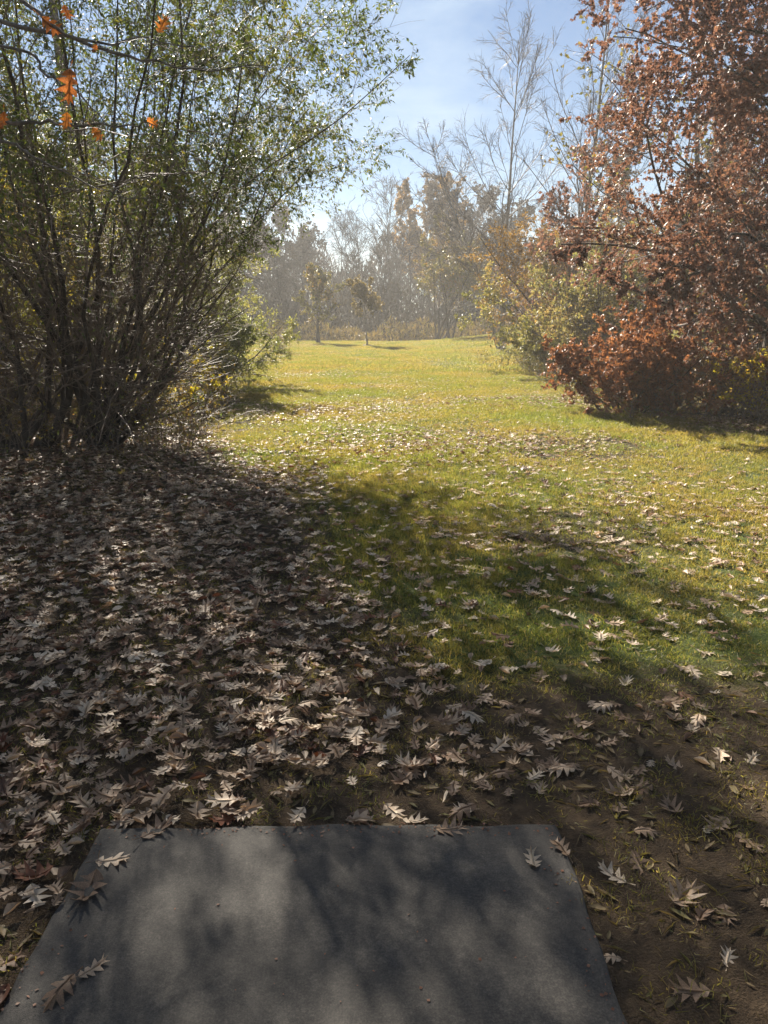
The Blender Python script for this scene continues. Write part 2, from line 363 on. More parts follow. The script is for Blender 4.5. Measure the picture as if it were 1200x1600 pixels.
def ragged_leaf(seed, w, curl):
    r = np.random.default_rng(seed); ys = [0, 0.25, 0.5, 0.75, 1.0]; ws = [0.02, 0.8, 1.0, 0.7, 0.05]; V, F = [], []
    for yy, ww in zip(ys, ws):
        for sx in (-1, 0, 1):
            xx = sx*ww*w*(1+r.normal(0, 0.2)); V.append((xx, yy-0.5+r.normal(0, 0.03), curl*abs(sx)*ww*w*1.3+0.35*curl*(yy-0.5)**2+r.normal(0, 0.02)))
    for i in range(4):
        for c in (0, 1):
            a = i*3+c; F += [(a, a+1, a+4), (a, a+4, a+3)]
    return np.array(V), np.array(F)
RAG = [(q[0]*0.62, q[1]) for q in (ragged_leaf(70, 0.26, 0.9), ragged_leaf(71, 0.2, 1.4), ragged_leaf(72, 0.3, 0.3), ragged_leaf(73, 0.15, -0.8))]
OAK_S = [oak_leaf(40+i, c, b, True) for i, (c, b) in enumerate([(0.3, 0.2), (0.8, 0.4), (-0.5, 0.3), (0.2, 0.6)])]

def rest(t):                                # lowest edge of the leaf at z = 0, so that it lies on what is under it
    v = t[0].copy(); v[:, 2] -= np.percentile(v[:, 2], 12); return v, t[1]
OAK_G, RAG_G, OAK_SG = [rest(t) for t in OAK], [rest(t) for t in RAG], [rest(t) for t in OAK_S]
def frames(ydir, ndir):
    y = unit(ydir); x = unit(np.cross(y, ndir)); z = np.cross(x, y); return np.stack([x, y, z], 2)   # columns
def stamp(templates, pos, rot, scl, rng, tint):
    n = len(pos); which = rng.integers(0, len(templates), n)
    Vs, Fs, Ts, off = [], [], [], 0
    for k, (tv, tf) in enumerate(templates):
        i = np.where(which == k)[0]
        if not len(i): continue
        v = np.einsum('nij,pj->npi', rot[i], tv)*scl[i][:, None, None] + pos[i][:, None, :]
        f = tf[None]+(np.arange(len(i))*len(tv))[:, None, None]+off
        Vs.append(v.reshape(-1, 3)); Fs.append(f.reshape(-1, tf.shape[1])); Ts.append(np.repeat(tint[i], len(tv))); off += len(i)*len(tv)
    return np.concatenate(Vs), np.concatenate(Fs), np.concatenate(Ts)

# ------------------------------------------------------------------ branch growth
def grow(start, d, ln, npts, wob, trop, rng, trop_ramp=0.0):
    n = len(start); P = np.zeros((n, npts, 3)); P[:, 0] = start; d = unit(d); st = (ln/(npts-1))[:, None]
    trop = np.asarray(trop, float)
    for i in range(1, npts):
        d = unit(d + rng.normal(0, wob, (n, 3)) + trop*(1+trop_ramp*i/npts)); P[:, i] = P[:, i-1]+d*st
    return P
def kids(P, ln, R, n, tr, ang, ratio, shrink, rng):
    N, K, _ = P.shape
    idx = np.repeat(np.arange(N), n); m = len(idx)
    t = rng.uniform(tr[0], tr[1], m); f = t*(K-1); i = np.minimum(f.astype(int), K-2); w = (f-i)[:, None]
    pos = P[idx, i]*(1-w)+P[idx, i+1]*w; tan = unit(P[idx, i+1]-P[idx, i])
    v = rng.normal(size=(m, 3)); perp = unit(v-(v*tan).sum(1, keepdims=True)*tan)
    a = np.radians(rng.normal(ang[0], ang[1], m))[:, None]
    d = np.cos(a)*tan+np.sin(a)*perp
    L = ln[idx]*rng.uniform(ratio[0], ratio[1], m)*(1-shrink*t)
    r = R[idx, i]*(1-w[:, 0])+R[idx, i+1]*w[:, 0]
    return pos, d, L, r
def taper(r0, r1, K): return r0[:, None]+(r1-r0)[:, None]*np.linspace(0, 1, K)[None]**0.8
def tubes(P, R, sides):
    N, K, _ = P.shape
    T = np.empty_like(P); T[:, 1:-1] = P[:, 2:]-P[:, :-2]; T[:, 0] = P[:, 1]-P[:, 0]; T[:, -1] = P[:, -1]-P[:, -2]; T = unit(T)
    ref = np.where(np.abs(T[:, :1, 2:3]) > 0.8, np.array([1., 0, 0]), np.array([0, 0, 1.]))
    A = unit(np.cross(T, np.broadcast_to(ref, T.shape))); B = np.cross(T, A)
    th = np.arange(sides)*2*math.pi/sides
    V = P[:, :, None]+R[:, :, None, None]*(np.cos(th)[None, None, :, None]*A[:, :, None]+np.sin(th)[None, None, :, None]*B[:, :, None])
    n = np.arange(N)[:, None, None]*K*sides; k = np.arange(K-1)[None, :, None]*sides; s = np.arange(sides)[None, None, :]; s2 = (s+1) % sides
    F = np.stack([n+k+s, n+k+s2, n+k+sides+s2, n+k+sides+s], -1)
    return V.reshape(-1, 3), F.reshape(-1, 4)
def join(parts):
    V, F, o = [], [], 0
    for v, f in parts: V.append(v); F.append(f+o); o += len(v)
    return np.concatenate(V), np.concatenate(F)
def leaves_on(P, per, size, rng, droop=0.4, keep=None, tr=(0.15, 1.0), spread=1.0):
    N, K, _ = P.shape; idx = np.repeat(np.arange(N), per); m = len(idx)
    t = rng.uniform(tr[0], tr[1], m); f = t*(K-1); i = np.minimum(f.astype(int), K-2); w = (f-i)[:, None]
    pos = P[idx, i]*(1-w)+P[idx, i+1]*w; tan = unit(P[idx, i+1]-P[idx, i])
    if keep is not None:
        k = keep(pos, rng); pos, tan = pos[k], tan[k]; m = len(pos)
    y = unit(tan*0.5+rng.normal(0, 0.6*spread, (m, 3))+np.array([0, 0, -droop]))
    n = unit(rng.normal(0, 0.7, (m, 3))+np.array([0, 0, 0.8]))
    s = size[0]+(size[1]-size[0])*rng.random(m)
    return pos, frames(y, n), s
def build_wood(levels_spec, rng):
    pass

def clip_paths(P, ok):
    N, K, _ = P.shape; good = ok(P.reshape(-1, 3)).reshape(N, K); Q = P.copy()
    for i in np.where(~good.all(1))[0]:
        j = max(int(np.argmin(good[i])), 2)*0.97
        t = np.linspace(0, j, K); a = np.minimum(t.astype(int), K-2); w = (t-a)[:, None]
        Q[i] = P[i, a]*(1-w)+P[i, a+1]*w
    return Q, np.linalg.norm(np.diff(Q, axis=1), axis=2).sum(1)
def plant(name, label, cat, base, rng, stems, spec, mats, leafspec, group=None, rz=0, limbs_as_parts=False, trunk_sides=7, crown_name='crown', leaf_name=None):
    """stems = dict(start, dir, len, r0, npts, wob, trop); spec = list of branch levels; coordinates local to base"""
    root = empty(name, base, rz); tag(root, label, cat, group)
    st = np.asarray(stems['start'], float); dr = np.asarray(stems['dir'], float); ln = np.asarray(stems['len'], float); r0 = np.asarray(stems['r0'], float)
    K = stems.get('npts', 9)
    P = grow(st, dr, ln, K, stems.get('wob', 0.06), stems.get('trop', (0, 0, 0.03)), rng)
    if 'clip' in stems: P, ln = clip_paths(P, stems['clip'])
    R = taper(r0, r0*stems.get('tip', 0.22), K)
    flare = np.linspace(0, 1, K)[None]; R = R*(1+0.35*np.exp(-flare*14))
    levels = [(P, R, ln)]
    for sp in spec:
        Pp, Rp, Lp = levels[-1] if 'from' not in sp else levels[sp['from']]
        pos, d, L, r = kids(Pp, Lp, Rp, sp['n'], sp['tr'], sp['ang'], sp['ratio'], sp.get('shrink', 0.4), rng)
        if 'bias' in sp: d = unit(d+np.asarray(sp['bias']))
        if 'cull' in sp:
            k = sp['cull'](pos, d, L, rng); pos, d, L, r = pos[k], d[k], L[k], r[k]
        q = sp.get('npts', 5)
        P = grow(pos, d, L, q, sp.get('wob', 0.12), sp.get('trop', (0, 0, 0.02)), rng, sp.get('tramp', 0))
        if 'clip' in sp: P, L = clip_paths(P, sp['clip'])
        rr = np.minimum(r*sp.get('rs', 0.6), sp.get('rmax', 1)); rr = np.maximum(rr, sp.get('rmin', 0.0015))
        R = taper(rr, np.maximum(rr*0.35, sp.get('rmin', 0.0015)*0.6), q)
        levels.append((P, R, L))
    S = len(st)
    if S > 1:
        for i in range(S):
            v, f = tubes(levels[0][0][i:i+1], levels[0][1][i:i+1], trunk_sides); obj('stem', make_mesh('stem', v, f, smooth=True), mats[0], root)
    else:
        v, f = tubes(levels[0][0], levels[0][1], trunk_sides+2); obj('trunk', make_mesh('trunk', v, f, smooth=True), mats[0], root)
    first = 1
    if limbs_as_parts and len(levels) > 1:
        for i in range(len(levels[1][0])):
            v, f = tubes(levels[1][0][i:i+1], levels[1][1][i:i+1], 5); obj('limb', make_mesh('limb', v, f, smooth=True), mats[0], root)
        first = 2
    rest = [tubes(P, R, 4 if i == 0 else 3) for i, (P, R, L) in enumerate(levels[first:])]
    if rest:
        v, f = join(rest); tw = obj('twigs', make_mesh('twigs', v, f), mats[1], root); tw['kind'] = 'stuff'
    if leafspec:
        pp, ff, ss = [], [], []
        for ls in leafspec['on']:
            p, fr, s = leaves_on(levels[ls['lv']][0], ls['per'], leafspec['size'], rng, leafspec.get('droop', 0.4), leafspec.get('keep'), ls.get('tr', (0.15, 1)))
            pp.append(p); ff.append(fr); ss.append(s)
        pp, ff, ss = np.concatenate(pp), np.concatenate(ff), np.concatenate(ss)
        n = len(pp)
        tint = np.clip(rng.normal(0.5, 0.22, n)+0.25*np.sin(pp[:, 0]*1.7+pp[:, 2]*2.3+pp[:, 1]*1.1), 0, 1)
        single = leafspec.get('single', 0)
        if single:                                             # the leaves that show largest become parts of their own
            wp = pp + np.asarray(base)[None]; dist = np.linalg.norm(wp-np.array([0, 0, CAM_H]), axis=1)
            vis = (np.abs(wp[:, 0]/wp[:, 1]) < 0.53)
            order = np.argsort(np.where(vis, dist, 1e9)+rng.normal(0, 0.5, n))[:single]
            protos = [make_mesh('leaf', tv, tf) for tv, tf in leafspec['shape_single']]
            for me in protos: me.materials.append(leafspec['mat_single'])
            for i in order:
                o = bpy.data.objects.new('leaf', protos[int(rng.integers(len(protos)))]); COL.objects.link(o); o.parent = root
                o.matrix_local = Matrix.Translation(Vector(pp[i])) @ Matrix([list(r) for r in ff[i]]).to_4x4() @ Matrix.Scale(float(ss[i])*1.15, 4)
            m = np.ones(n, bool); m[order] = False; pp, ff, ss, tint = pp[m], ff[m], ss[m], tint[m]
        v, f, t = stamp(leafspec['shape'], pp, ff, ss, rng, tint)
        c = obj(crown_name, make_mesh(crown_name, v, f, t), leafspec['mat'], root); c['kind'] = 'stuff'
    return root, levels
def fan(n, rng, tilt, az=(0, 360)):
    t = np.radians(rng.uniform(tilt[0], tilt[1], n)); a = np.radians(rng.uniform(az[0], az[1], n))
    return np.stack([np.sin(t)*np.cos(a), np.sin(t)*np.sin(a), np.cos(t)], 1)
def gz(x, y): return float(ground_z(x, y))

# ------------------------------------------------------------------ haze volume, standing in for lens glare as well as hazy air
hz = make_mesh('haze', np.array([(x, y, z) for x in (-300, 300) for y in (-130, 310) for z in (-1.9, 24.0)], float),
               np.array([(0, 1, 3, 2), (4, 6, 7, 5), (0, 4, 5, 1), (2, 3, 7, 6), (0, 2, 6, 4), (1, 5, 7, 3)]))
hm, N, L = new_mat('haze')
o_ = N.new('ShaderNodeOutputMaterial'); pv = N.new('ShaderNodeVolumePrincipled')
pv.inputs['Color'].default_value = (0.97, 0.95, 0.92, 1); pv.inputs['Density'].default_value = HAZE_DENSITY; pv.inputs['Anisotropy'].default_value = HAZE_ANISO
L.new(pv.outputs[0], o_.inputs['Volume'])
tag(obj('haze', hz, hm), kind='stuff')

# ------------------------------------------------------------------ big shrub on the left
rng = np.random.default_rng(101)
B0 = np.array([-3.9, 8.9, gz(-3.9, 8.9)])
starts, dirs, lens, rads = [], [], [], []
for (ox, oy, n, r) in ((-0.35, -0.1, 8, 0.05), (0.4, 0.15, 9, 0.045), (-1.1, 0.3, 6, 0.04), (-1.9, 0.2, 6, 0.04), (-2.7, 0.1, 5, 0.04)):
    for k in range(n):
        starts.append((ox+rng.normal(0, 0.09), oy+rng.normal(0, 0.08), -0.05))
        dirs.append(fan(1, rng, (6, 44), (-75, 110) if k % 4 else (90, 270))[0]); lens.append(rng.uniform(4.0, 6.6)); rads.append(r*rng.uniform(0.6, 1.1))
for dx, dy, dz, l in ((0.72, -0.15, 0.85, 3.9), (0.9, 0.05, 0.6, 2.4), (0.62, -0.3, 0.95, 4.8), (0.66, 0.2, 0.9, 4.8), (0.6, -0.05, 0.7, 3.2), (0.62, -0.12, 0.82, 5.4), (0.6, -0.25, 0.8, 5.2), (0.66, 0.1, 0.84, 5.6), (0.56, 0.0, 0.84, 5.6), (0.7, -0.05, 0.86, 5.5), (0.6, -0.2, 0.9, 5.4), (0.54, 0.15, 0.8, 5.2), (0.66, -0.15, 0.84, 5.3), (0.5, -0.1, 0.85, 5.0)):
    starts.append((0.42+rng.normal(0, 0.08), 0.1, -0.05)); dirs.append((dx, dy, dz)); lens.append(l); rads.append(0.034)
for k in range(7):
    starts.append((0.25+rng.normal(0, 0.2), 0.1+rng.normal(0, 0.15), -0.05)); dirs.append(fan(1, rng, (8, 30), (-60, 60))[0]); lens.append(rng.uniform(6.0, 7.0)); rads.append(rng.uniform(0.022, 0.034))
def shrub_keep(pos, rng):
    z = pos[:, 2]; p = 0.05+0.95*sstep(1.7, 3.4, z); return rng.random(len(z)) < p*1.0
def low_right(pos, d, L, rng):
    return inside_arch(pos+d*L[:, None])
def inside_arch(p):
    e = p+B0; lim = np.interp(e[:, 2], [0, 1.0, 2.2, 2.8, 3.4], [-2.3, -2.1, -1.6, -0.9, 0.4]); return e[:, 0] < lim
plant('arching_shrub', 'tall many-stemmed shrub with small green leaves arching over the lawn at left', 'shrub', B0, rng,
      dict(start=starts, dir=dirs, len=lens, r0=rads, npts=14, wob=0.11, trop=(0.0, 0, 0.016), tip=0.12, clip=inside_arch),
      [dict(n=14, tr=(0.1, 0.98), ang=(44, 16), ratio=(0.26, 0.48), shrink=0.4, npts=8, wob=0.16, trop=(0.01, 0, 0.01), rs=0.45, clip=inside_arch),
       dict(n=7, tr=(0.12, 1.0), ang=(44, 16), ratio=(0.3, 0.55), shrink=0.3, npts=6, wob=0.17, rs=0.5, rmin=0.0022, cull=low_right),
       dict(n=6, tr=(0.12, 1.0), ang=(46, 17), ratio=(0.4, 0.7), shrink=0.3, npts=4, wob=0.18, trop=(0, 0, -0.03), rs=0.6, rmin=0.0016)],
      (M['bark_dark'], M['twig_brown']),
      dict(on=[dict(lv=3, per=6), dict(lv=2, per=2)], size=(0.036, 0.064), shape=[blade_leaf(0.36, 0.3, 0.15), blade_leaf(0.42, 0.1, 0.05), blade_leaf(0.34, 0.5, 0.3)], mat=M['leaf_green'], keep=shrub_keep, droop=0.35))

# ------------------------------------------------------------------ left middle ground
def bush(name, label, x, y, h, w, n, seed, leafmat, lsize, per, mats=('bark_dark', 'twig_brown'), group=None, shape=None, tilt=(3, 55), keep=None, cat='shrub', lv2=7, lv3=5, droop=0.3):
    r = np.random.default_rng(seed)
    st = np.stack([r.normal(0, 0.12*w, n), r.normal(0, 0.12*w, n), np.full(n, -0.05)], 1)
    return plant(name, label, cat, np.array([x, y, gz(x, y)]), r,
        dict(start=st, dir=fan(n, r, tilt), len=h*r.uniform(0.75, 1.12, n), r0=0.011*h*r.uniform(0.6, 1.1, n), npts=8, wob=0.09, trop=(0, 0, 0.02)),
        [dict(n=10, tr=(0.12, 0.97), ang=(42, 15), ratio=(0.28, 0.5), npts=6, wob=0.17, rs=0.55, rmin=0.003),
         dict(n=lv2, tr=(0.15, 1), ang=(42, 15), ratio=(0.35, 0.6), npts=4, wob=0.15, rs=0.55, rmin=0.0025),
         dict(n=lv3, tr=(0.15, 1), ang=(45, 15), ratio=(0.4, 0.75), npts=3, wob=0.15, rs=0.6, rmin=0.002)],
        (M[mats[0]], M[mats[1]]), dict(on=[dict(lv=3, per=per), dict(lv=2, per=per)], size=lsize, shape=shape or [tiny_leaf(0.45), tiny_leaf(0.35)], mat=M[leafmat], keep=keep, droop=droop) if leafmat else None, group)
bush('silver_shrub', 'rounded silvery green shrub standing behind the arching shrub by the lawn', -4.2, 17.0, 3.2, 2.4, 24, 7, 'leaf_silver', (0.045, 0.075), 5, tilt=(5, 80))
bush('silver_shrub', 'low silvery shrub at the foot of the rounded silvery shrub', -4.0, 15.2, 1.7, 2.2, 16, 18, 'leaf_silver', (0.04, 0.07), 4, tilt=(15, 80))
bush('yellow_shrub', 'yellow-green low shrub between the arching shrub and the low silvery shrub', -4.6, 13.0, 1.6, 1.8, 14, 19, 'leaf_oliveyellow', (0.04, 0.07), 4, tilt=(15, 75))
bush('yellow_shrub', 'yellow-leaved tall shrub behind the arching shrub at the left edge', -7.3, 14.6, 4.4, 2.2, 14, 8, 'leaf_yellow', (0.06, 0.10), 5)
bush('brown_thicket', 'leafless brown shrub between arching shrub and silvery shrub', -6.6, 13.4, 2.6, 1.6, 8, 9, 'leaf_tan', (0.03, 0.05), 1)
bush('yellow_thicket', 'yellow-green shrub behind the leafless brown shrub', -9.6, 21.5, 4.6, 2.4, 14, 10, 'leaf_yellow', (0.06, 0.10), 4)
bush('brown_thicket', 'brown-leaved shrub far left behind the yellow-leaved shrub', -12.5, 20, 5.5, 2.6, 14, 11, 'leaf_oliveyellow', (0.07, 0.11), 4)
bush('lawn_edge_shrub', 'small bare shrub past the silvery shrub at the lawn edge', -5.0, 34, 1.3, 0.8, 10, 12, 'leaf_oliveyellow', (0.05, 0.09), 1, lv2=4, lv3=3)
bush('green_shrub', 'green shrub beyond the silvery shrub along the left of the lawn', -8.0, 28, 3.6, 2.6, 12, 13, 'leaf_oliveyellow', (0.07, 0.12), 4)
bush('brown_thicket', 'leafless brown tangle at the left edge beneath the yellow-leaved tall shrub', -6.4, 11.0, 2.0, 1.8, 9, 14, 'leaf_tan', (0.03, 0.05), 1)
bush('yellow_shrub', 'yellow-green shrub at the left edge seen through the arching shrub stems', -6.3, 12.3, 3.4, 1.8, 12, 15, 'leaf_yellow', (0.05, 0.08), 3)
bush('brown_thicket', 'dense dull brown shrub between the two yellow-leaved shrubs on the left', -7.2, 17.6, 3.6, 2.4, 16, 16, 'leaf_oliveyellow', (0.06, 0.09), 4)
bush('brown_thicket', 'brown leafy shrub behind the silvery shrub', -8.6, 25.0, 4.4, 2.6, 16, 17, 'leaf_tan', (0.07, 0.1), 4)
for i, (px, py, h, sd_) in enumerate([(275, 645, 1.35, 21), (225, 672, 0.95, 22), (325, 640, 0.8, 23)]):
    g = onground(px, py)
    bush('yellow_sapling', ['yellow-green leafy sapling standing right of the arching shrub stems', 'short yellow sapling close to the right arching stem', 'low yellow sapling below the silvery shrub'][i], g[0], g[1], h, 0.5, 6, sd_, 'leaf_yellow', (0.035, 0.065), 5, lv2=4, lv3=2, cat='sapling')

# ------------------------------------------------------------------ near oak left of the frame: overhanging limbs with last orange leaves
rng = np.random.default_rng(77)
OB = np.array([-5.6, 5.4, gz(-5.6, 5.4)])
def high(pos, d, L, rng):
    w = pos+OB+d*L[:, None]; return (w[:, 2] > 2.4+0.42*np.maximum(w[:, 1], 0)) | (w[:, 0] < -0.62*w[:, 1]-0.5)
oak_root, _ = plant('pin_oak', 'oak at the left edge whose thin grey limbs overhang with orange leaves', 'tree', OB, rng,
      dict(start=[(0, 0, -0.1)], dir=[(0.05, 0.05, 1)], len=[10.5], r0=[0.19], npts=12, wob=0.03, trop=(0, 0, 0.04), tip=0.12),
      [dict(n=22, tr=(0.36, 0.95), ang=(62, 10), ratio=(0.42, 0.6), shrink=0.55, npts=9, wob=0.08, trop=(0.0, 0.012, 0.02), rs=0.42, cull=high),
       dict(n=9, tr=(0.2, 1.0), ang=(45, 14), ratio=(0.3, 0.5), shrink=0.35, npts=6, wob=0.12, rs=0.5, rmin=0.004, cull=high),
       dict(n=6, tr=(0.2, 1.0), ang=(45, 15), ratio=(0.35, 0.6), shrink=0.3, npts=4, wob=0.14, rs=0.6, rmin=0.002, cull=high)],
      (M['bark_grey'], M['twig_grey']),
      dict(on=[dict(lv=3, per=4), dict(lv=2, per=2)], size=(0.09, 0.14), shape=OAK_S, mat=M['leaf_russet'], droop=0.5,
           keep=lambda p, r: (p[:, 2]+OB[2]) > 2.3+0.40*np.maximum(p[:, 1]+OB[1], 0)))
def hand_branch(pts, r0, r1, parent, name, sides=6, wob=0.012, seed=1):
    r = np.random.default_rng(seed); pts = np.array(pts, float); K = 26
    t = np.linspace(0, len(pts)-1, K); i = np.minimum(t.astype(int), len(pts)-2); w = (t-i)[:, None]
    pm_, pn = pts[np.maximum(i-1, 0)], pts[np.minimum(i+2, len(pts)-1)]; p1, p2 = pts[i], pts[i+1]
    P = 0.5*((2*p1)+(p2-pm_)*w+(2*pm_-5*p1+4*p2-pn)*w**2+(3*p1-pm_-3*p2+pn)*w**3)
    P += r.normal(0, wob, P.shape)*np.linspace(0.2, 1, K)[:, None]
    R = taper(np.array([r0]), np.array([r1]), K)
    v, f = tubes((P-OB)[None], R, sides); obj(name, make_mesh(name, v, f, smooth=True), M['bark_grey'], parent)
    # side twigs
    pos, d, L, rr = kids(P[None], np.array([1.0]), R, 7, (0.45, 1), (42, 12), (0.15, 0.4), 0.2, r)
    Q = grow(pos, d, L, 6, 0.12, (0.02, 0, 0.0), r); q = taper(np.full(len(pos), r1*1.1), np.full(len(pos), r1*0.5), 6)
    v, f = tubes(Q-OB, q, 4); obj('twig', make_mesh('twig', v, f, smooth=True), M['twig_grey'], parent)
    TW.append(P); return P
TW = []
trunk_pt = lambda z: OB+np.array([0.05*z, 0.05*z, z])
hand_branch([trunk_pt(3.0), at(-260, -40, 4.6), at(0, 34, 4.2), at(95, 55, 4.1), at(165, 78, 4.05), at(240, 97, 4.0), at(310, 105, 3.9), at(420, 100, 3.9)], 0.02, 0.0022, oak_root, 'limb', seed=1)
hand_branch([trunk_pt(2.8), at(-250, 120, 4.6), at(0, 187, 4.1), at(70, 190, 4.0), at(130, 200, 3.9), at(215, 194, 3.8), at(260, 200, 3.8)], 0.016, 0.0022, oak_root, 'limb', seed=2)
hand_branch([trunk_pt(2.6), at(-250, 210, 4.6), at(0, 222, 4.3), at(60, 250, 4.2), at(150, 290, 4.2), at(240, 315, 4.2)], 0.015, 0.0022, oak_root, 'limb', seed=3)
hand_branch([trunk_pt(3.2), at(-200, -120, 4.4), at(10, -20, 4.0), at(80, 40, 3.8), at(150, 66, 3.8), at(230, 60, 3.8), at(300, 72, 3.8)], 0.018, 0.0022, oak_root, 'limb', seed=4)
hand_branch([trunk_pt(3.0), at(-230, 60, 4.4), at(20, 75, 4.0), at(75, 115, 3.9), at(130, 155, 3.8), at(180, 210, 3.8)], 0.014, 0.0022, oak_root, 'limb', seed=5)
rl = np.random.default_rng(5)
om = [make_mesh('leaf', tv, tf) for tv, tf in OAK[:5]]
for me in om: me.materials.append(M['leaf_orange'])
for px, py, dep, size, ang in [(108, 133, 3.75, 0.17, 200), (82, 42, 3.8, 0.13, 120), (254, 40, 3.8, 0.11, 20), (104, 20, 3.9, 0.09, 170), (238, 191, 3.8, 0.07, 140), (153, 211, 3.8, 0.09, 150), (104, 190, 3.9, 0.10, 190), (5, 190, 4.0, 0.12, 180), (148, 77, 4.0, 0.06, 200)]:
    o = bpy.data.objects.new('leaf', om[int(rl.integers(5))]); COL.objects.link(o); o.parent = oak_root
    a = math.radians(ang+rl.normal(0, 8)); p = at(px, py, dep)-OB
    y = np.array([math.sin(a), rl.normal(0, 0.25), math.cos(a)]); n = np.array([rl.normal(0, 0.3), -1, 0.25])
    fr = frames(y[None], n[None])[0]
    o.matrix_local = Matrix.Translation(Vector(p)) @ Matrix([list(q) for q in fr]).to_4x4() @ Matrix.Scale(size, 4)
    tip_ = p+OB+fr @ np.array([0, -0.70, 0])*size; allp = np.concatenate(TW); q_ = allp[np.argmin(np.linalg.norm(allp-tip_, axis=1))]
    mid_ = (tip_+q_)/2+np.array([0, 0, 0.012]); v, f = tubes((np.stack([q_, mid_, tip_])-OB)[None], np.array([[0.0028, 0.002, 0.0012]]), 4)
    obj('twig', make_mesh('twig', v, f, smooth=True), M['twig_grey'], oak_root)

# tall oak added farther back on the left; its unseen high crown shades the tee
ro = np.random.default_rng(88)
plant('shade_oak', 'tall straight oak added behind the arching shrub, its unseen crown shading the tee pad', 'tree', np.array([-7.7, 19.8, gz(-7.7, 19.8)]), ro,
      dict(start=[(0, 0, -0.1)], dir=[(0.03, -0.02, 1)], len=[15.5], r0=[0.2], npts=12, wob=0.025, trop=(0, 0, 0.04), tip=0.12),
      [dict(n=19, tr=(0.7, 0.97), ang=(66, 14), ratio=(0.23, 0.35), shrink=0.3, npts=8, wob=0.1, trop=(0.012, -0.005, 0.015), rs=0.4),
       dict(n=9, tr=(0.2, 1.0), ang=(48, 15), ratio=(0.3, 0.5), shrink=0.3, npts=6, wob=0.13, rs=0.5, rmin=0.005),
       dict(n=6, tr=(0.2, 1.0), ang=(48, 15), ratio=(0.4, 0.6), shrink=0.3, npts=4, wob=0.14, rs=0.6, rmin=0.003)],
      (M['bark_grey'], M['twig_grey']), dict(on=[dict(lv=3, per=3), dict(lv=2, per=1)], size=(0.11, 0.16), shape=OAK_S, mat=M['leaf_russet'], droop=0.4))

# ------------------------------------------------------------------ right: russet oak and companions
rng = np.random.default_rng(202)
RB = np.array([6.6, 13.0, gz(6.6, 13.0)])
def oak_side(p):
    e = p+RB; return (e[:, 0] > np.interp(e[:, 2], [0.4, 1.7, 2.3, 2.8, 3.6, 4.6, 6], [4.9, 4.7, 3.5, 2.7, 1.7, 1.8, 2.7])) & (e[:, 2] > 0.55)
plant('russet_oak', 'large russet oak with drooping leafy limbs at the right of the lawn', 'tree', RB, rng,
      dict(start=[(0, 0, -0.1)], dir=[(-0.04, -0.03, 1)], len=[9.0], r0=[0.16], npts=12, wob=0.03, trop=(0, 0, 0.04), tip=0.12),
      [dict(n=58, tr=(0.07, 0.97), ang=(74, 12), ratio=(0.42, 0.58), shrink=0.5, npts=10, wob=0.12, trop=(-0.01, -0.012, -0.012), rs=0.35, rmax=0.05, clip=oak_side),
       dict(n=12, tr=(0.12, 1.0), ang=(48, 15), ratio=(0.28, 0.5), shrink=0.35, npts=7, wob=0.15, trop=(0, 0, -0.02), rs=0.5, rmin=0.004, clip=oak_side),
       dict(n=8, tr=(0.12, 1.0), ang=(48, 16), ratio=(0.35, 0.6), shrink=0.3, npts=4, wob=0.14, trop=(0, 0, -0.02), rs=0.6, rmin=0.0022)],
      (M['bark_dark'], M['twig_grey']),
      dict(on=[dict(lv=3, per=11), dict(lv=2, per=8)], size=(0.07, 0.12), shape=OAK_S, mat=M['leaf_russet'], droop=0.45, single=300, shape_single=OAK, mat_single=M['leaf_russet_single']),
      limbs_as_parts=True)
r2 = np.random.default_rng(203)
plant('russet_oak', 'brown-leaved oak standing close behind the large russet oak', 'tree', np.array([9.2, 17.0, gz(9.2, 17.0)]), r2,
      dict(start=[(0, 0, -0.1)], dir=[(-0.02, -0.03, 1)], len=[10.5], r0=[0.17], npts=12, wob=0.03, trop=(0, 0, 0.04), tip=0.12),
      [dict(n=40, tr=(0.1, 0.97), ang=(70, 12), ratio=(0.4, 0.55), shrink=0.45, npts=9, wob=0.12, trop=(-0.01, -0.01, 0.0), rs=0.35, rmax=0.05),
       dict(n=11, tr=(0.12, 1.0), ang=(48, 15), ratio=(0.28, 0.5), shrink=0.35, npts=6, wob=0.15, rs=0.5, rmin=0.005),
       dict(n=7, tr=(0.12, 1.0), ang=(48, 16), ratio=(0.35, 0.6), shrink=0.3, npts=4, wob=0.14, rs=0.6, rmin=0.003)],
      (M['bark_dark'], M['twig_grey']),
      dict(on=[dict(lv=3, per=7), dict(lv=2, per=5)], size=(0.085, 0.14), shape=OAK_S, mat=M['leaf_russet'], droop=0.45))
bush('red_shrub', 'low red-brown leafy shrub beneath the russet oak at the lawn edge', 4.05, 12.3, 1.55, 1.9, 18, 31, 'leaf_rust', (0.07, 0.11), 2, tilt=(20, 75), lv2=5, lv3=3, shape=OAK_S)
bush('red_shrub', 'russet leafy shrub right of the low red-brown shrub, under the oak limbs', 5.0, 12.6, 1.7, 1.9, 16, 40, 'leaf_rust', (0.07, 0.11), 2, tilt=(20, 75), lv2=5, lv3=3, shape=OAK_S)
bush('twiggy_shrub', 'grey twiggy shrub under the right side of the russet oak', 5.5, 12.0, 1.6, 1.4, 18, 32, 'leaf_tan', (0.05, 0.08), 1, mats=('bark_grey', 'twig_grey'), tilt=(20, 80))
bush('yellow_sapling', 'yellow-leaved sapling at the right edge below the russet oak', 5.65, 11.2, 1.15, 0.6, 7, 33, 'leaf_yellow', (0.045, 0.07), 3, lv2=3, lv3=2, cat='sapling')
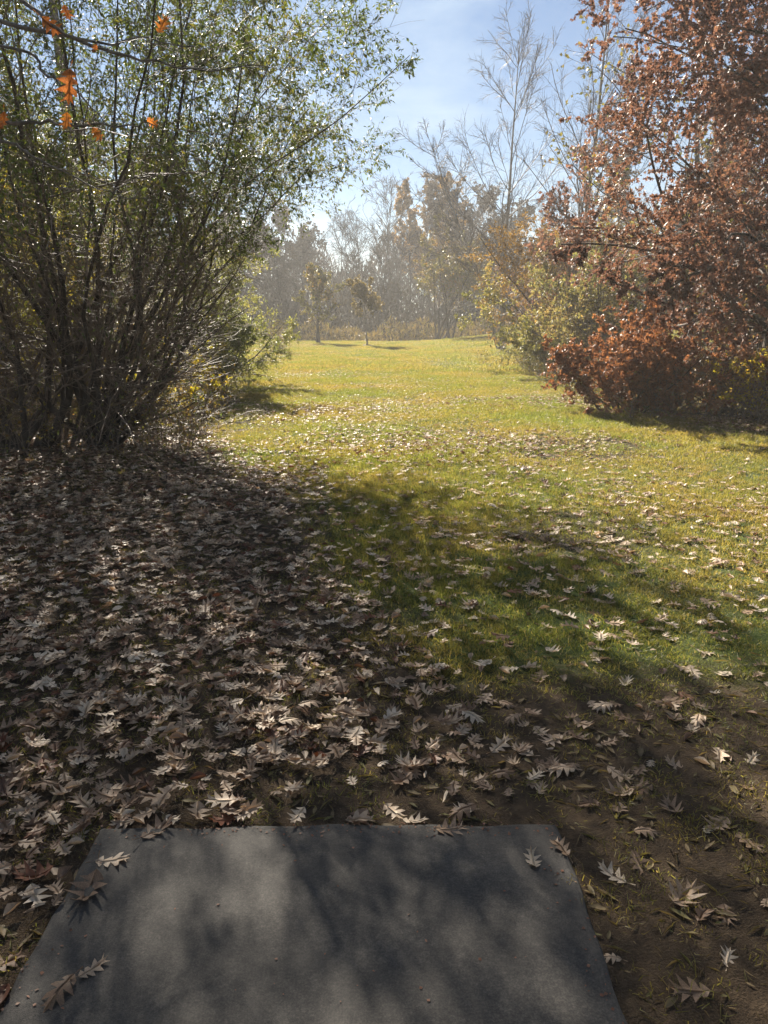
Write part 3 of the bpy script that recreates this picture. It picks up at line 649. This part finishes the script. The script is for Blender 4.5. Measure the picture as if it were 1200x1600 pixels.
bush('vine_shrub', 'greenish vine-covered shrub left of the red-brown shrub on the right bank', 6.3, 21.5, 3.9, 2.6, 18, 34, 'leaf_paleolive', (0.07, 0.11), 4, tilt=(8, 66), mats=('bark_grey', 'twig_grey'))
bush('vine_shrub', 'low green shrub spilling onto the lawn below the vine-covered shrub', 5.6, 22.5, 2.0, 1.8, 16, 35, 'leaf_paleolive', (0.06, 0.10), 4, tilt=(20, 75))
bush('amber_shrub', 'amber-leaved tall shrub behind the vine-covered shrub', 7.6, 30, 5.6, 2.8, 14, 36, 'leaf_amber', (0.10, 0.15), 4)
bush('amber_shrub', 'rusty shrub at the end of the right bank by the knoll', 9.0, 40, 5.0, 3.0, 14, 37, 'leaf_russet', (0.10, 0.16), 3)
bush('green_shrub', 'dark green shrub behind the russet oak trunk', 8.8, 18, 5.0, 2.4, 14, 38, 'leaf_oliveyellow', (0.08, 0.12), 4)
bush('russet_shrub', 'russet shrub at the right edge behind the russet oak', 10.2, 15.0, 5.0, 2.4, 14, 39, 'leaf_russet', (0.09, 0.13), 4)

def tall_tree(name, label, x, y, h, seed, mats, leaf=None, n1=18, ang=38, ratio=(0.32, 0.5), tr=(0.25, 0.95), n2=8, n3=6, r0=None, rmin=0.006, lean=(0, 0, 1), group=None, per=5, lsize=(0.12, 0.2), trop=(0, 0, 0.035), shrink=0.45, cat='tree'):
    r = np.random.default_rng(seed)
    return plant(name, label, cat, np.array([x, y, gz(x, y)-0.05]), r,
        dict(start=[(0, 0, 0)], dir=[lean], len=[h], r0=[r0 or h*0.011], npts=13, wob=0.035, trop=(0, 0, 0.03), tip=0.1),
        [dict(n=n1, tr=tr, ang=(ang, 9), ratio=ratio, shrink=shrink, npts=8, wob=0.09, trop=trop, rs=0.42, rmin=rmin*1.6),
         dict(n=n2, tr=(0.15, 1), ang=(36, 12), ratio=(0.28, 0.5), npts=5, wob=0.13, trop=(0, 0, 0.02), rs=0.5, rmin=rmin*1.1),
         dict(n=n3, tr=(0.15, 1), ang=(38, 13), ratio=(0.35, 0.65), npts=4, wob=0.14, rs=0.6, rmin=rmin*0.7)],
        (M[mats[0]], M[mats[1]]), dict(on=[dict(lv=3, per=per), dict(lv=2, per=per)], size=lsize, shape=[tiny_leaf(0.6), tiny_leaf(0.8)], mat=M[leaf], droop=0.2) if leaf else None, group)
tall_tree('yellowing_tree', 'tall yellow-olive tree rising behind the russet oak', 8.6, 21.5, 11.5, 51, ('bark_grey', 'twig_grey'), 'leaf_oliveyellow', per=3, lsize=(0.08, 0.13), ang=45)
# bare birch: two stems, one upright and one leaning left
rb = np.random.default_rng(61)
bx, by = 5.6, 35.0
plant('bare_birch', 'leafless pale birch with an upright and a left-leaning stem', 'tree', np.array([bx, by, gz(bx, by)-0.05]), rb,
      dict(start=[(-0.1, 0, 0), (-0.25, 0, 0.05)], dir=[(-0.04, 0, 1), (-0.37, 0, 0.95)], len=[12.6, 9.2], r0=[0.13, 0.10], npts=14, wob=0.03, trop=(0, 0, 0.018), tip=0.08),
      [dict(n=26, tr=(0.25, 0.97), ang=(40, 9), ratio=(0.27, 0.45), shrink=0.5, npts=9, wob=0.07, trop=(0, 0, 0.03), rs=0.4, rmin=0.014),
       dict(n=11, tr=(0.15, 1), ang=(34, 12), ratio=(0.28, 0.5), npts=6, wob=0.1, trop=(0, 0, -0.03), rs=0.5, rmin=0.009),
       dict(n=9, tr=(0.15, 1), ang=(35, 13), ratio=(0.4, 0.7), npts=4, wob=0.1, trop=(0, 0, -0.06), rs=0.6, rmin=0.005)],
      (M['bark_birch'], M['twig_grey']), None)
tall_tree('bare_tree', 'tall leafless tree with upswept limbs left of the russet oak top', 7.2, 28.0, 11.8, 62, ('bark_grey', 'twig_grey'), None, n1=26, ang=36, ratio=(0.28, 0.44), tr=(0.3, 0.97), rmin=0.0065, n2=10, n3=8)
tall_tree('rusty_tree', 'russet tree in front of the leafless trees on the right', 5.7, 24, 6.9, 63, ('bark_grey', 'twig_grey'), 'leaf_russet', per=4, lsize=(0.09, 0.14), ang=50, ratio=(0.34, 0.5))

# ------------------------------------------------------------------ far end of the lawn
g = onground(497, 537)
tall_tree('small_tree', 'small brownish round-crowned tree casting a shadow on the far lawn', g[0], g[1], 3.9, 71, ('bark_dark', 'bark_dark'), 'leaf_oliveyellow', n1=22, ang=48, ratio=(0.4, 0.58), tr=(0.22, 0.9), n2=7, n3=4, r0=0.13, rmin=0.01, per=9, lsize=(0.09, 0.14), shrink=0.3)
g = onground(574, 541)
mound, _ = tall_tree('small_tree', 'slender small tree with straw-coloured crown and mulched foot on the far lawn', g[0], g[1], 3.4, 72, ('bark_grey', 'twig_brown'), 'leaf_straw', n1=26, ang=42, ratio=(0.33, 0.46), tr=(0.42, 0.92), n2=6, n3=4, r0=0.05, rmin=0.007, per=9, lsize=(0.08, 0.12), shrink=0.3)
r = np.random.default_rng(4); a = np.linspace(0, 2*math.pi, 13)[:-1]
V = [(0, 0, 0.17)]+[(0.22*math.cos(t)+r.normal(0, .02), 0.22*math.sin(t), 0.12+r.normal(0, .015)) for t in a]+[(0.5*math.cos(t)+r.normal(0, .03), 0.5*math.sin(t), -0.02) for t in a]
F = [(0, 1+i, 1+(i+1) % 12) for i in range(12)]+[(1+i, 13+i, 13+(i+1) % 12) for i in range(12)]+[(1+i, 13+(i+1) % 12, 1+(i+1) % 12) for i in range(12)]
obj('mulch_mound', make_mesh('mulch_mound', np.array(V), np.array(F)), M['bark_dark'], mound)
rc = np.random.default_rng(73)
cx, cyy = 4.3, 53.0
plant('clump_tree', 'many-stemmed spreading tree with olive top at the far lawn edge', 'tree', np.array([cx, cyy, gz(cx, cyy)-0.05]), rc,
      dict(start=[(rc.normal(0, .5), rc.normal(0, .3), 0) for _ in range(9)], dir=fan(9, rc, (4, 34)), len=rc.uniform(5.0, 6.8, 9), r0=rc.uniform(0.05, 0.09, 9), npts=10, wob=0.06, trop=(0, 0, 0.02), tip=0.15),
      [dict(n=9, tr=(0.35, 0.97), ang=(45, 12), ratio=(0.3, 0.48), npts=6, wob=0.1, rs=0.5, rmin=0.012),
       dict(n=6, tr=(0.15, 1), ang=(42, 14), ratio=(0.35, 0.6), npts=5, wob=0.12, rs=0.5, rmin=0.009),
       dict(n=4, tr=(0.15, 1), ang=(42, 14), ratio=(0.4, 0.7), npts=3, wob=0.12, rs=0.6, rmin=0.006)],
      (M['bark_dark'], M['twig_brown']),
      dict(on=[dict(lv=3, per=8), dict(lv=2, per=5)], size=(0.10, 0.17), shape=[tiny_leaf(0.6)], mat=M['leaf_oliveyellow'], droop=0.2, keep=lambda p, r: r.random(len(p)) < 0.12+0.88*sstep(2.6, 4.4, p[:, 2])))

# the woods behind: prototypes copied, each its own tree
def hgt(py, D): return CAM_H + D*math.tan(math.atan((800-py)/FPX)-PITCH)+0.5
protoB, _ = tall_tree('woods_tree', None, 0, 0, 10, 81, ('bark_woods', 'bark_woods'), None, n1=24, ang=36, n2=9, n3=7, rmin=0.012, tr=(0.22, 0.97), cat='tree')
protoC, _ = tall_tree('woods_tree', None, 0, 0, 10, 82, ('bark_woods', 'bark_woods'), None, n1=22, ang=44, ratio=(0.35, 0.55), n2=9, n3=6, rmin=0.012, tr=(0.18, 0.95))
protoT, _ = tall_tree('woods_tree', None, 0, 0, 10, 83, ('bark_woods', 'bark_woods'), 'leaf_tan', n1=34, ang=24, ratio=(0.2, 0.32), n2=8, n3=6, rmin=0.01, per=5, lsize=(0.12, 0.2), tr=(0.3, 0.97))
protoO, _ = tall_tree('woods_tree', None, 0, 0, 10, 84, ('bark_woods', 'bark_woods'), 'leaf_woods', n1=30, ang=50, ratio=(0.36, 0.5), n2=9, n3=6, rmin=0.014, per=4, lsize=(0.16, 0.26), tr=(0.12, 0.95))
protoA, _ = tall_tree('woods_tree', None, 0, 0, 10, 85, ('bark_woods', 'bark_woods'), 'leaf_amber', n1=32, ang=25, ratio=(0.17, 0.28), n2=8, n3=6, rmin=0.01, per=5, lsize=(0.12, 0.2), tr=(0.34, 0.97))
used = set()
rw = np.random.default_rng(9)
def woods(proto, px, top, D, label, group=None):
    o = proto if proto.name not in used else copy_tree(proto)
    used.add(proto.name)
    x = (px-600)/FPX*D; h = hgt(top, D); s = h/10.0*0.92
    o.location = (x, D, gz(x, D)-0.1); o.rotation_euler = (0, 0, rw.uniform(0, 6.28)); w = s*rw.uniform(0.9, 1.15)*(0.92 if proto in (protoA, protoT) else 1); o.scale = (w, w, s)
    tag(o, label, 'tree', group or 'trees of the far woods')
woods(protoA, 640, 283, 78, 'narrow tan-leaved tree, left of the three tallest in the far woods')
woods(protoT, 668, 272, 80, 'tall tan-leaved tree, middle of the three tallest in the far woods')
woods(protoA, 695, 278, 77, 'tall tan-leaved tree, right of the three tallest in the far woods')
woods(protoB, 590, 285, 76, 'tall leafless tree just left of the tan-leaved trees in the far woods')
woods(protoC, 562, 318, 70, 'spreading leafless tree behind the two small lawn trees')
woods(protoO, 432, 335, 74, 'dark brown round-topped tree of the far woods right of the silvery shrub')
woods(protoO, 395, 350, 66, 'dark brown tree of the far woods behind the silvery shrub')
woods(protoO, 468, 352, 82, 'low brown tree of the far woods behind the small round-crowned tree')
plain = 'leafless grey tree in the row of the far woods'
for px, top, D in [(500, 348, 80), (530, 338, 88), (545, 352, 72), (610, 318, 84), (735, 318, 84), (760, 330, 78), (790, 345, 72), (720, 350, 70), (655, 360, 66), (625, 372, 68), (590, 372, 66), (480, 388, 64), (440, 392, 62), (830, 330, 76), (870, 330, 70), (920, 320, 66), (980, 310, 64), (1050, 300, 62), (1130, 290, 62), (1210, 290, 64), (350, 330, 72), (300, 320, 66), (240, 310, 62), (170, 300, 60), (100, 290, 58), (30, 290, 60), (-40, 290, 62)]:
    woods([protoB, protoC, protoO][int(rw.integers(3))] if px < 400 or px > 720 else [protoB, protoC][int(rw.integers(2))], px, top, D, plain, 'leafless trees of the far woods')
for i, (x, y, h, s_) in enumerate([(-12, 36, 8, 1), (-16, 27, 9, 2), (-17, 42, 10, 3), (14, 33, 10, 4), (15, 24, 10, 5), (13.5, 45, 9, 6)]):
    o = copy_tree([protoO, protoT][i % 2]); o.location = (x, y, gz(x, y)-0.1); o.rotation_euler = (0, 0, i*1.3); o.scale = (h/10,)*3
    tag(o, 'brown-leaved tree filling the %s behind the nearer shrubs' % ('left side' if x < 0 else 'right side'), 'tree', 'brown-leaved trees on the %s' % ('left' if x < 0 else 'right'))

# unseen trees added around and behind the tee to block sky light
for i, (x, y, h, rz) in enumerate([(-4.5, -4.0, 11, 0.3), (-0.5, -8.5, 12, 1.9), (-9.0, -1.5, 12, 5.0), (2.0, -11.0, 14, 0.9), (9.5, 4.0, 9, 2.2)]):
    o = copy_tree(protoO); o.location = (x, y, gz(x, y)-0.1); o.rotation_euler = (0, 0, rz); o.scale = (h/10*1.25, h/10*1.25, h/10)
    tag(o, 'dark brown unseen tree added around and behind the tee pad to darken it', 'tree', 'added shade trees round the tee pad')

# far undergrowth masses (nobody could count them)
def scatter_mass(name, n, xr, yr, hfun, mat, size, shape, seed, stems=0):
    r = np.random.default_rng(seed)
    x = r.uniform(*xr, n); y = r.uniform(*yr, n); z = ground_z(x, y)+hfun(x, y)*r.random(n)**1.3
    p = np.stack([x, y, z], 1); yv = unit(r.normal(0, 0.5, (n, 3))+[0, 0, 0.8]); nv = r.normal(size=(n, 3))
    v, f, t = stamp(shape, p, frames(yv, nv), size[0]+(size[1]-size[0])*r.random(n), r, np.clip(r.normal(0.5, 0.25, n), 0, 1))
    return tag(obj(name, make_mesh(name, v, f, t), M[mat]), kind='stuff')
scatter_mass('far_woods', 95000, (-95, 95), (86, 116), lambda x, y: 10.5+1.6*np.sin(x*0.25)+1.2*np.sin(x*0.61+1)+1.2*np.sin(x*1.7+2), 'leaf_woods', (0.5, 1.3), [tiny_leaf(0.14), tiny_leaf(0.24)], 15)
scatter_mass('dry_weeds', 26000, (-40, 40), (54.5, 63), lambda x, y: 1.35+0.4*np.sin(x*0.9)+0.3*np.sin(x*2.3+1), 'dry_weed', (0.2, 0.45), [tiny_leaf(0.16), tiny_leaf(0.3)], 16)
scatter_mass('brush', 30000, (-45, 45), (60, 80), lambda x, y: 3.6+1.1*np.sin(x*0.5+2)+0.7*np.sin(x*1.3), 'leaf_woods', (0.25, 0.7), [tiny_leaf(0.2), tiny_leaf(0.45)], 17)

# undergrowth of dead stems and small leaves beneath the shrubs
def undergrowth(name, n, area, hl, seed, mat, leafmat, lsize, per):
    r = np.random.default_rng(seed); x, y = area(r, n); n = len(x)
    st = np.stack([x, y, ground_z(x, y)-0.03], 1); L = r.uniform(hl[0], hl[1], n)
    P = grow(st, fan(n, r, (5, 60)), L, 6, 0.16, (0, 0, -0.06), r); R = taper(np.full(n, 0.0045), np.full(n, 0.0015), 6)
    pos, d, l2, rr = kids(P, L, R, 3, (0.2, 1), (45, 15), (0.25, 0.5), 0.2, r)
    Q = grow(pos, d, l2, 4, 0.15, (0, 0, -0.03), r); q = taper(np.full(len(pos), 0.0025), np.full(len(pos), 0.001), 4)
    v, f = join([tubes(P, R, 3), tubes(Q, q, 3)])
    tag(obj(name, make_mesh(name, v, f), M[mat]), kind='stuff')
    p, fr, s = leaves_on(Q, per, lsize, r, 0.2)
    v, f, t = stamp([tiny_leaf(0.5)], p, fr, s, r, r.random(len(p)))
    tag(obj(name+'_leaves', make_mesh(name+'_leaves', v, f, t), M[leafmat]), kind='stuff')
def left_area(r, n):
    y = r.uniform(8.0, 19, n); x = -2.1-0.16*(y-8)-np.abs(r.normal(0, 2.0, n)); return x, y
undergrowth('undergrowth', 1500, left_area, (0.3, 1.1), 41, 'twig_brown', 'leaf_oliveyellow', (0.03, 0.055), 3)
def right_area(r, n):
    y = r.uniform(11, 26, n); x = 3.4+0.07*(y-11)+np.abs(r.normal(0, 1.5, n))+sstep(15, 11, y)*0.3; return x, y
undergrowth('undergrowth', 1100, right_area, (0.3, 0.9), 42, 'twig_grey', 'leaf_oliveyellow', (0.03, 0.06), 3)

# ------------------------------------------------------------------ grass
def instancer(name, src, pts, rot, scl):
    me = bpy.data.meshes.new(name); n = len(pts)
    me.vertices.add(n); me.vertices.foreach_set('co', pts.astype(np.float32).ravel())
    a = me.attributes.new('rot', 'FLOAT_VECTOR', 'POINT'); a.data.foreach_set('vector', rot.astype(np.float32).ravel())
    a = me.attributes.new('scl', 'FLOAT_VECTOR', 'POINT'); a.data.foreach_set('vector', scl.astype(np.float32).ravel())
    o = bpy.data.objects.new(name, me); COL.objects.link(o)
    ng = bpy.data.node_groups.new(name, 'GeometryNodeTree')
    ng.interface.new_socket('Geometry', in_out='INPUT', socket_type='NodeSocketGeometry'); ng.interface.new_socket('Geometry', in_out='OUTPUT', socket_type='NodeSocketGeometry')
    gi = ng.nodes.new('NodeGroupInput'); go = ng.nodes.new('NodeGroupOutput'); ip = ng.nodes.new('GeometryNodeInstanceOnPoints')
    oi = ng.nodes.new('GeometryNodeObjectInfo'); oi.inputs['Object'].default_value = src; oi.inputs['As Instance'].default_value = True
    for nm, sock in (('rot', 'Rotation'), ('scl', 'Scale')):
        na = ng.nodes.new('GeometryNodeInputNamedAttribute'); na.data_type = 'FLOAT_VECTOR'; na.inputs['Name'].default_value = nm
        ng.links.new(na.outputs['Attribute'], ip.inputs[sock])
    ng.links.new(gi.outputs[0], ip.inputs['Points']); ng.links.new(oi.outputs['Geometry'], ip.inputs['Instance']); ng.links.new(ip.outputs[0], go.inputs[0])
    md = o.modifiers.new('scatter', 'NODES'); md.node_group = ng
    return tag(o, kind='stuff')
def tuft(name, n, rad, h, w, seed):
    r = np.random.default_rng(seed); a = r.uniform(0, 6.283, n); q = rad*np.sqrt(r.random(n))
    base = np.stack([q*np.cos(a), q*np.sin(a), np.zeros(n)-0.004], 1)
    d = unit(np.stack([r.normal(0, 0.45, n), r.normal(0, 0.45, n), np.ones(n)], 1)); H = h*r.uniform(0.45, 1.15, n)
    side = unit(np.cross(d, r.normal(size=(n, 3)))); bend = unit(np.stack([r.normal(size=n), r.normal(size=n), np.zeros(n)-0.3], 1))
    W = w*r.uniform(0.6, 1.2, n)[:, None]
    m = base+d*(H*0.55)[:, None]; tip = base+d*(H*0.9)[:, None]+bend*(H*0.35)[:, None]
    V = np.stack([base-side*W/2, base+side*W/2, m+side*W*0.38, m-side*W*0.38, tip], 1).reshape(-1, 3)
    b = np.arange(n)*5; F = np.concatenate([np.stack([b, b+1, b+2], 1), np.stack([b, b+2, b+3], 1), np.stack([b+3, b+2, b+4], 1)])
    t = np.clip(r.normal(0.42, 0.22, n), 0, 1); t[r.random(n) < 0.08] = 1.0
    me = make_mesh(name, V, F, np.repeat(t, 5)); me.materials.append(M['grass'])
    return bpy.data.objects.new(name, me)
def grass_layer(src, dens, y0, y1, x0, x1, smin, smax, seed, thin):
    r = np.random.default_rng(seed); n = int(dens*(y1-y0)*(x1-x0))
    x = r.uniform(x0, x1, n); y = r.uniform(y0, y1, n)
    k = (np.abs(x) < 1.2+0.62*y+1.0) & (r.random(n) < thin(x, y)) & ~on_pad(x, y, 0.015)
    x, y = x[k], y[k]; n = len(x)
    pts = np.stack([x, y, ground_z(x, y)], 1); rot = np.stack([r.normal(0, .08, n), r.normal(0, .08, n), r.uniform(0, 6.283, n)], 1)
    s = r.uniform(smin, smax, n)*(0.9+0.22*vnoise(x, y, 1.3, 31)); s = np.clip(s*(1-0.45*bareness(x, y)), 0.3, 2)
    return instancer('grass', src, pts, rot, np.stack([np.ones(n), np.ones(n), s], 1))
def thin_near(x, y): return np.clip(1.05-0.88*bareness(x, y), 0.03, 1)
grass_layer(tuft('grass_tuft', 34, 0.07, 0.06, 0.0032, 1), 300, 1.2, 8.0, -5.5, 6.5, 0.6, 1.2, 1, thin_near)
grass_layer(tuft('grass_tuft', 70, 0.16, 0.075, 0.0055, 2), 75, 7.8, 22, -11, 13, 0.7, 1.25, 2, thin_near)
grass_layer(tuft('grass_tuft', 90, 0.34, 0.10, 0.012, 3), 17, 21.5, 56, -30, 30, 0.7, 1.2, 3, thin_near)

# crumbs of leaf and soil on the pad and along its rim
rq = np.random.default_rng(55); n = 550
u_ = rq.random(n); edge_ = rq.random(n) < 0.75
pu = np.where(edge_, np.where(rq.random(n) < 0.5, np.abs(rq.normal(0, 0.04, n)), PW-np.abs(rq.normal(0, 0.04, n))), rq.random(n)*PW); pv_ = np.where(edge_, rq.random(n)*2.0, rq.random(n)*2.0)
top_ = rq.random(n) < 0.3; pu = np.where(top_, rq.random(n)*PW, pu); pv_ = np.where(top_, np.abs(rq.normal(0, 0.035, n)), pv_)
pp_ = PFL[None]*[1, 1, 0]+pu[:, None]*PEX[None]+pv_[:, None]*PEY[None]+np.array([0, 0, 0.017])
v, f, t = stamp([tiny_leaf(0.5), tiny_leaf(0.9)], pp_, frames(unit(np.concatenate([rq.normal(size=(n, 2)), np.zeros((n, 1))], 1)), np.array([[0, 0, 1.0]])+rq.normal(0, 0.2, (n, 3))), rq.uniform(0.003, 0.012, n), rq, rq.random(n)*0.12)
tag(obj('leaf_crumbs', make_mesh('leaf_crumbs', v, f, t), M['leaf_fallen']), kind='stuff')

# dead grass stalks, bits of twig and leaf on the worn soil round the pad
n = 20000; dx_ = rq.uniform(-3.0, 3.2, n); dy_ = rq.uniform(1.0, 5.0, n)
k = ~on_pad(dx_, dy_, -0.02) & (rq.random(n) < 0.25+0.75*bareness(dx_, dy_)); dx_, dy_ = dx_[k], dy_[k]; n = len(dx_)
a_ = rq.uniform(0, 6.283, n); yd_ = unit(np.stack([np.cos(a_), np.sin(a_), rq.normal(0.05, 0.12, n)], 1))
v, f, t = stamp([tiny_leaf(0.05), tiny_leaf(0.07), tiny_leaf(0.04), ragged_leaf(75, 0.13, 0.6)], np.stack([dx_, dy_, ground_z(dx_, dy_)+0.003], 1), frames(yd_, np.array([[0, 0, 1.0]])+rq.normal(0, 0.3, (n, 3))), rq.uniform(0.012, 0.05, n)*rq.choice([0.5, 1, 1, 1.6], n), rq, rq.random(n))
tag(obj('soil_litter', make_mesh('soil_litter', v, f, t), M['dry_weed']), kind='stuff')

# ------------------------------------------------------------------ fallen leaves
rf = np.random.default_rng(300)
def sample_litter(n_try, y0, y1, dmax):
    x0, x1 = -0.62*y1-1.2, 0.62*y1+1.2
    n = int(dmax*(y1-y0)*(x1-x0)); x = rf.uniform(x0, x1, n); y = rf.uniform(y0, y1, n)
    k = (rf.random(n)*dmax < litter_density(x, y)) & (np.abs(x) < 0.62*y+1.2); return x[k], y[k]
parts_ = []
for y0, y1, dm in ((0.9, 3, 430), (3, 6, 430), (6, 9.5, 430), (9.5, 18, 250), (18, 50, 60)):
    x, y = sample_litter(0, y0, y1, dm)
    if y0 >= 9.5:
        k = rf.random(len(x)) < (0.8 if y0 < 18 else 0.9); x, y = x[k], y[k]
    parts_.append((x, y))
x = np.concatenate([p[0] for p in parts_]); y = np.concatenate([p[1] for p in parts_])
k = ~(on_pad(x, y, 0.01)); x, y = x[k], y[k]
# a barer spot in front of the pad edge
k = ~((np.hypot((x+0.2)/0.27, (y-2.09)/0.13) < 1) & (rf.random(len(x)) < 0.85)); x, y = x[k], y[k]
n = len(x)
dens = litter_density(x, y); thick = sstep(60, 260, dens)
z = ground_z(x, y)+0.002+rf.random(n)*0.034*thick+0.022*(1-bareness(x, y))*rf.random(n)
tilt = np.where(rf.random(n) < 0.07*thick+0.02, 0.6, 0.13)
nrm = unit(np.stack([rf.normal(0, 1, n)*tilt, rf.normal(0, 1, n)*tilt, np.ones(n)], 1))
hd = rf.uniform(0, 6.283, n); yd = np.stack([np.cos(hd), np.sin(hd), np.zeros(n)], 1)
fr = frames(yd-(yd*nrm).sum(1, keepdims=True)*nrm, nrm)
sc = rf.uniform(0.045, 0.108, n); tint = np.clip(rf.normal(0.5, 0.3, n)+0.2*(1-thick), 0, 1)
pos = np.stack([x, y, z], 1)
near = y < 9.5
dist = np.hypot(x, y)
inframe = (np.abs(x)/(y*CP+CAM_H*SP) < 0.51) & (y > 1.25)
big = np.argsort(np.where(inframe & (sc > 0.055) & (z > ground_z(x, y)+np.where(thick > 0.6, 0.022, 0.0)), dist, 1e9))[:272]
single = np.zeros(n, bool); single[big] = True
for name, mk, tpl in (('fallen_leaves', near & ~single, OAK_G+RAG_G), ('fallen_leaves', ~near, OAK_SG)):
    v, f, t = stamp(tpl, pos[mk], fr[mk], sc[mk], rf, tint[mk])
    tag(obj(name, make_mesh(name, v, f, t), M['leaf_fallen']), kind='stuff')
lm = [make_mesh('fallen_leaf', tv, tf) for tv, tf in OAK_G+RAG_G[:2]]
for me in lm: me.materials.append(M['leaf_fallen_single'])
def put_leaf(p, R3, s, label, group=None, k=None):
    o = bpy.data.objects.new('fallen_leaf', lm[int(rf.integers(len(lm))) if k is None else k]); COL.objects.link(o)
    o.matrix_world = Matrix.Translation(Vector(p)) @ Matrix([list(q) for q in R3]).to_4x4() @ Matrix.Scale(float(s), 4)
    tag(o, label, 'leaf', group); return o
for i in big:
    if x[i] > 0.85: lab, grp = 'dry tan oak leaf lying on the worn grass right of the tee pad', 'oak leaves on the grass right of the pad'
    elif x[i] < -0.85: lab, grp = 'brown oak leaf lying in the thick drift left of the tee pad', 'oak leaves in the drift left of the pad'
    else: lab, grp = 'brown oak leaf lying on the ground just beyond the far edge of the tee pad', 'oak leaves beyond the far edge of the pad'
    put_leaf(pos[i], fr[i], sc[i], lab, grp)
hand = [(246, 1303, 'oak leaf lying across the far edge of the tee pad near its left corner', 0.12, 1), (140, 1398, 'large pale curled oak leaf on the left edge of the tee pad', 0.13, 6),
        (145, 1524, 'dim brown oak leaf lying alone on the lower left of the tee pad', 0.075, 2), (832, 1352, 'single oak leaf lying on the right part of the tee pad', 0.075, 4),
        (702, 1302, 'oak leaf hanging over the middle of the far pad edge', 0.10, 0), (876, 1333, 'leaf lying on the far right corner of the tee pad', 0.08, 3),
        (96, 1560, 'shadowed oak leaf at the bottom left corner of the tee pad', 0.10, 5), (175, 1352, 'oak leaf lying inside the left pad edge below the far corner', 0.10, 7),
        (978, 1124, 'pale sunlit oak leaf lying flat on the thin grass beyond the pad', 0.10, 7), (1122, 1290, 'bright curled oak leaf on the grass at right beyond the pad', 0.11, 1),
        (1066, 1405, 'cluster-topping tan oak leaf right of the pad in a patch of light', 0.12, 6), (460, 1246, 'single pale oak leaf on the bare spot before the far pad edge', 0.075, 0),
        (262, 1258, 'bright upturned oak leaf in the drift above the left pad corner', 0.11, 3)]
for px, py, lab, s, k_ in hand:
    p = onground(px, py); a = rf.uniform(0, 6.283); nn = unit(np.array([[rf.normal(0, .08), rf.normal(0, .08), 1]]))
    yy = np.array([[math.cos(a), math.sin(a), 0]]); R3 = frames(yy-(yy*nn).sum()*nn, nn)[0]
    p[2] = 0.016 if on_pad(p[0], p[1]) else 0.004+0.03*float(litter_density(p[0], p[1]) > 150)
    put_leaf(p, R3, s*0.98, lab, None, k_)
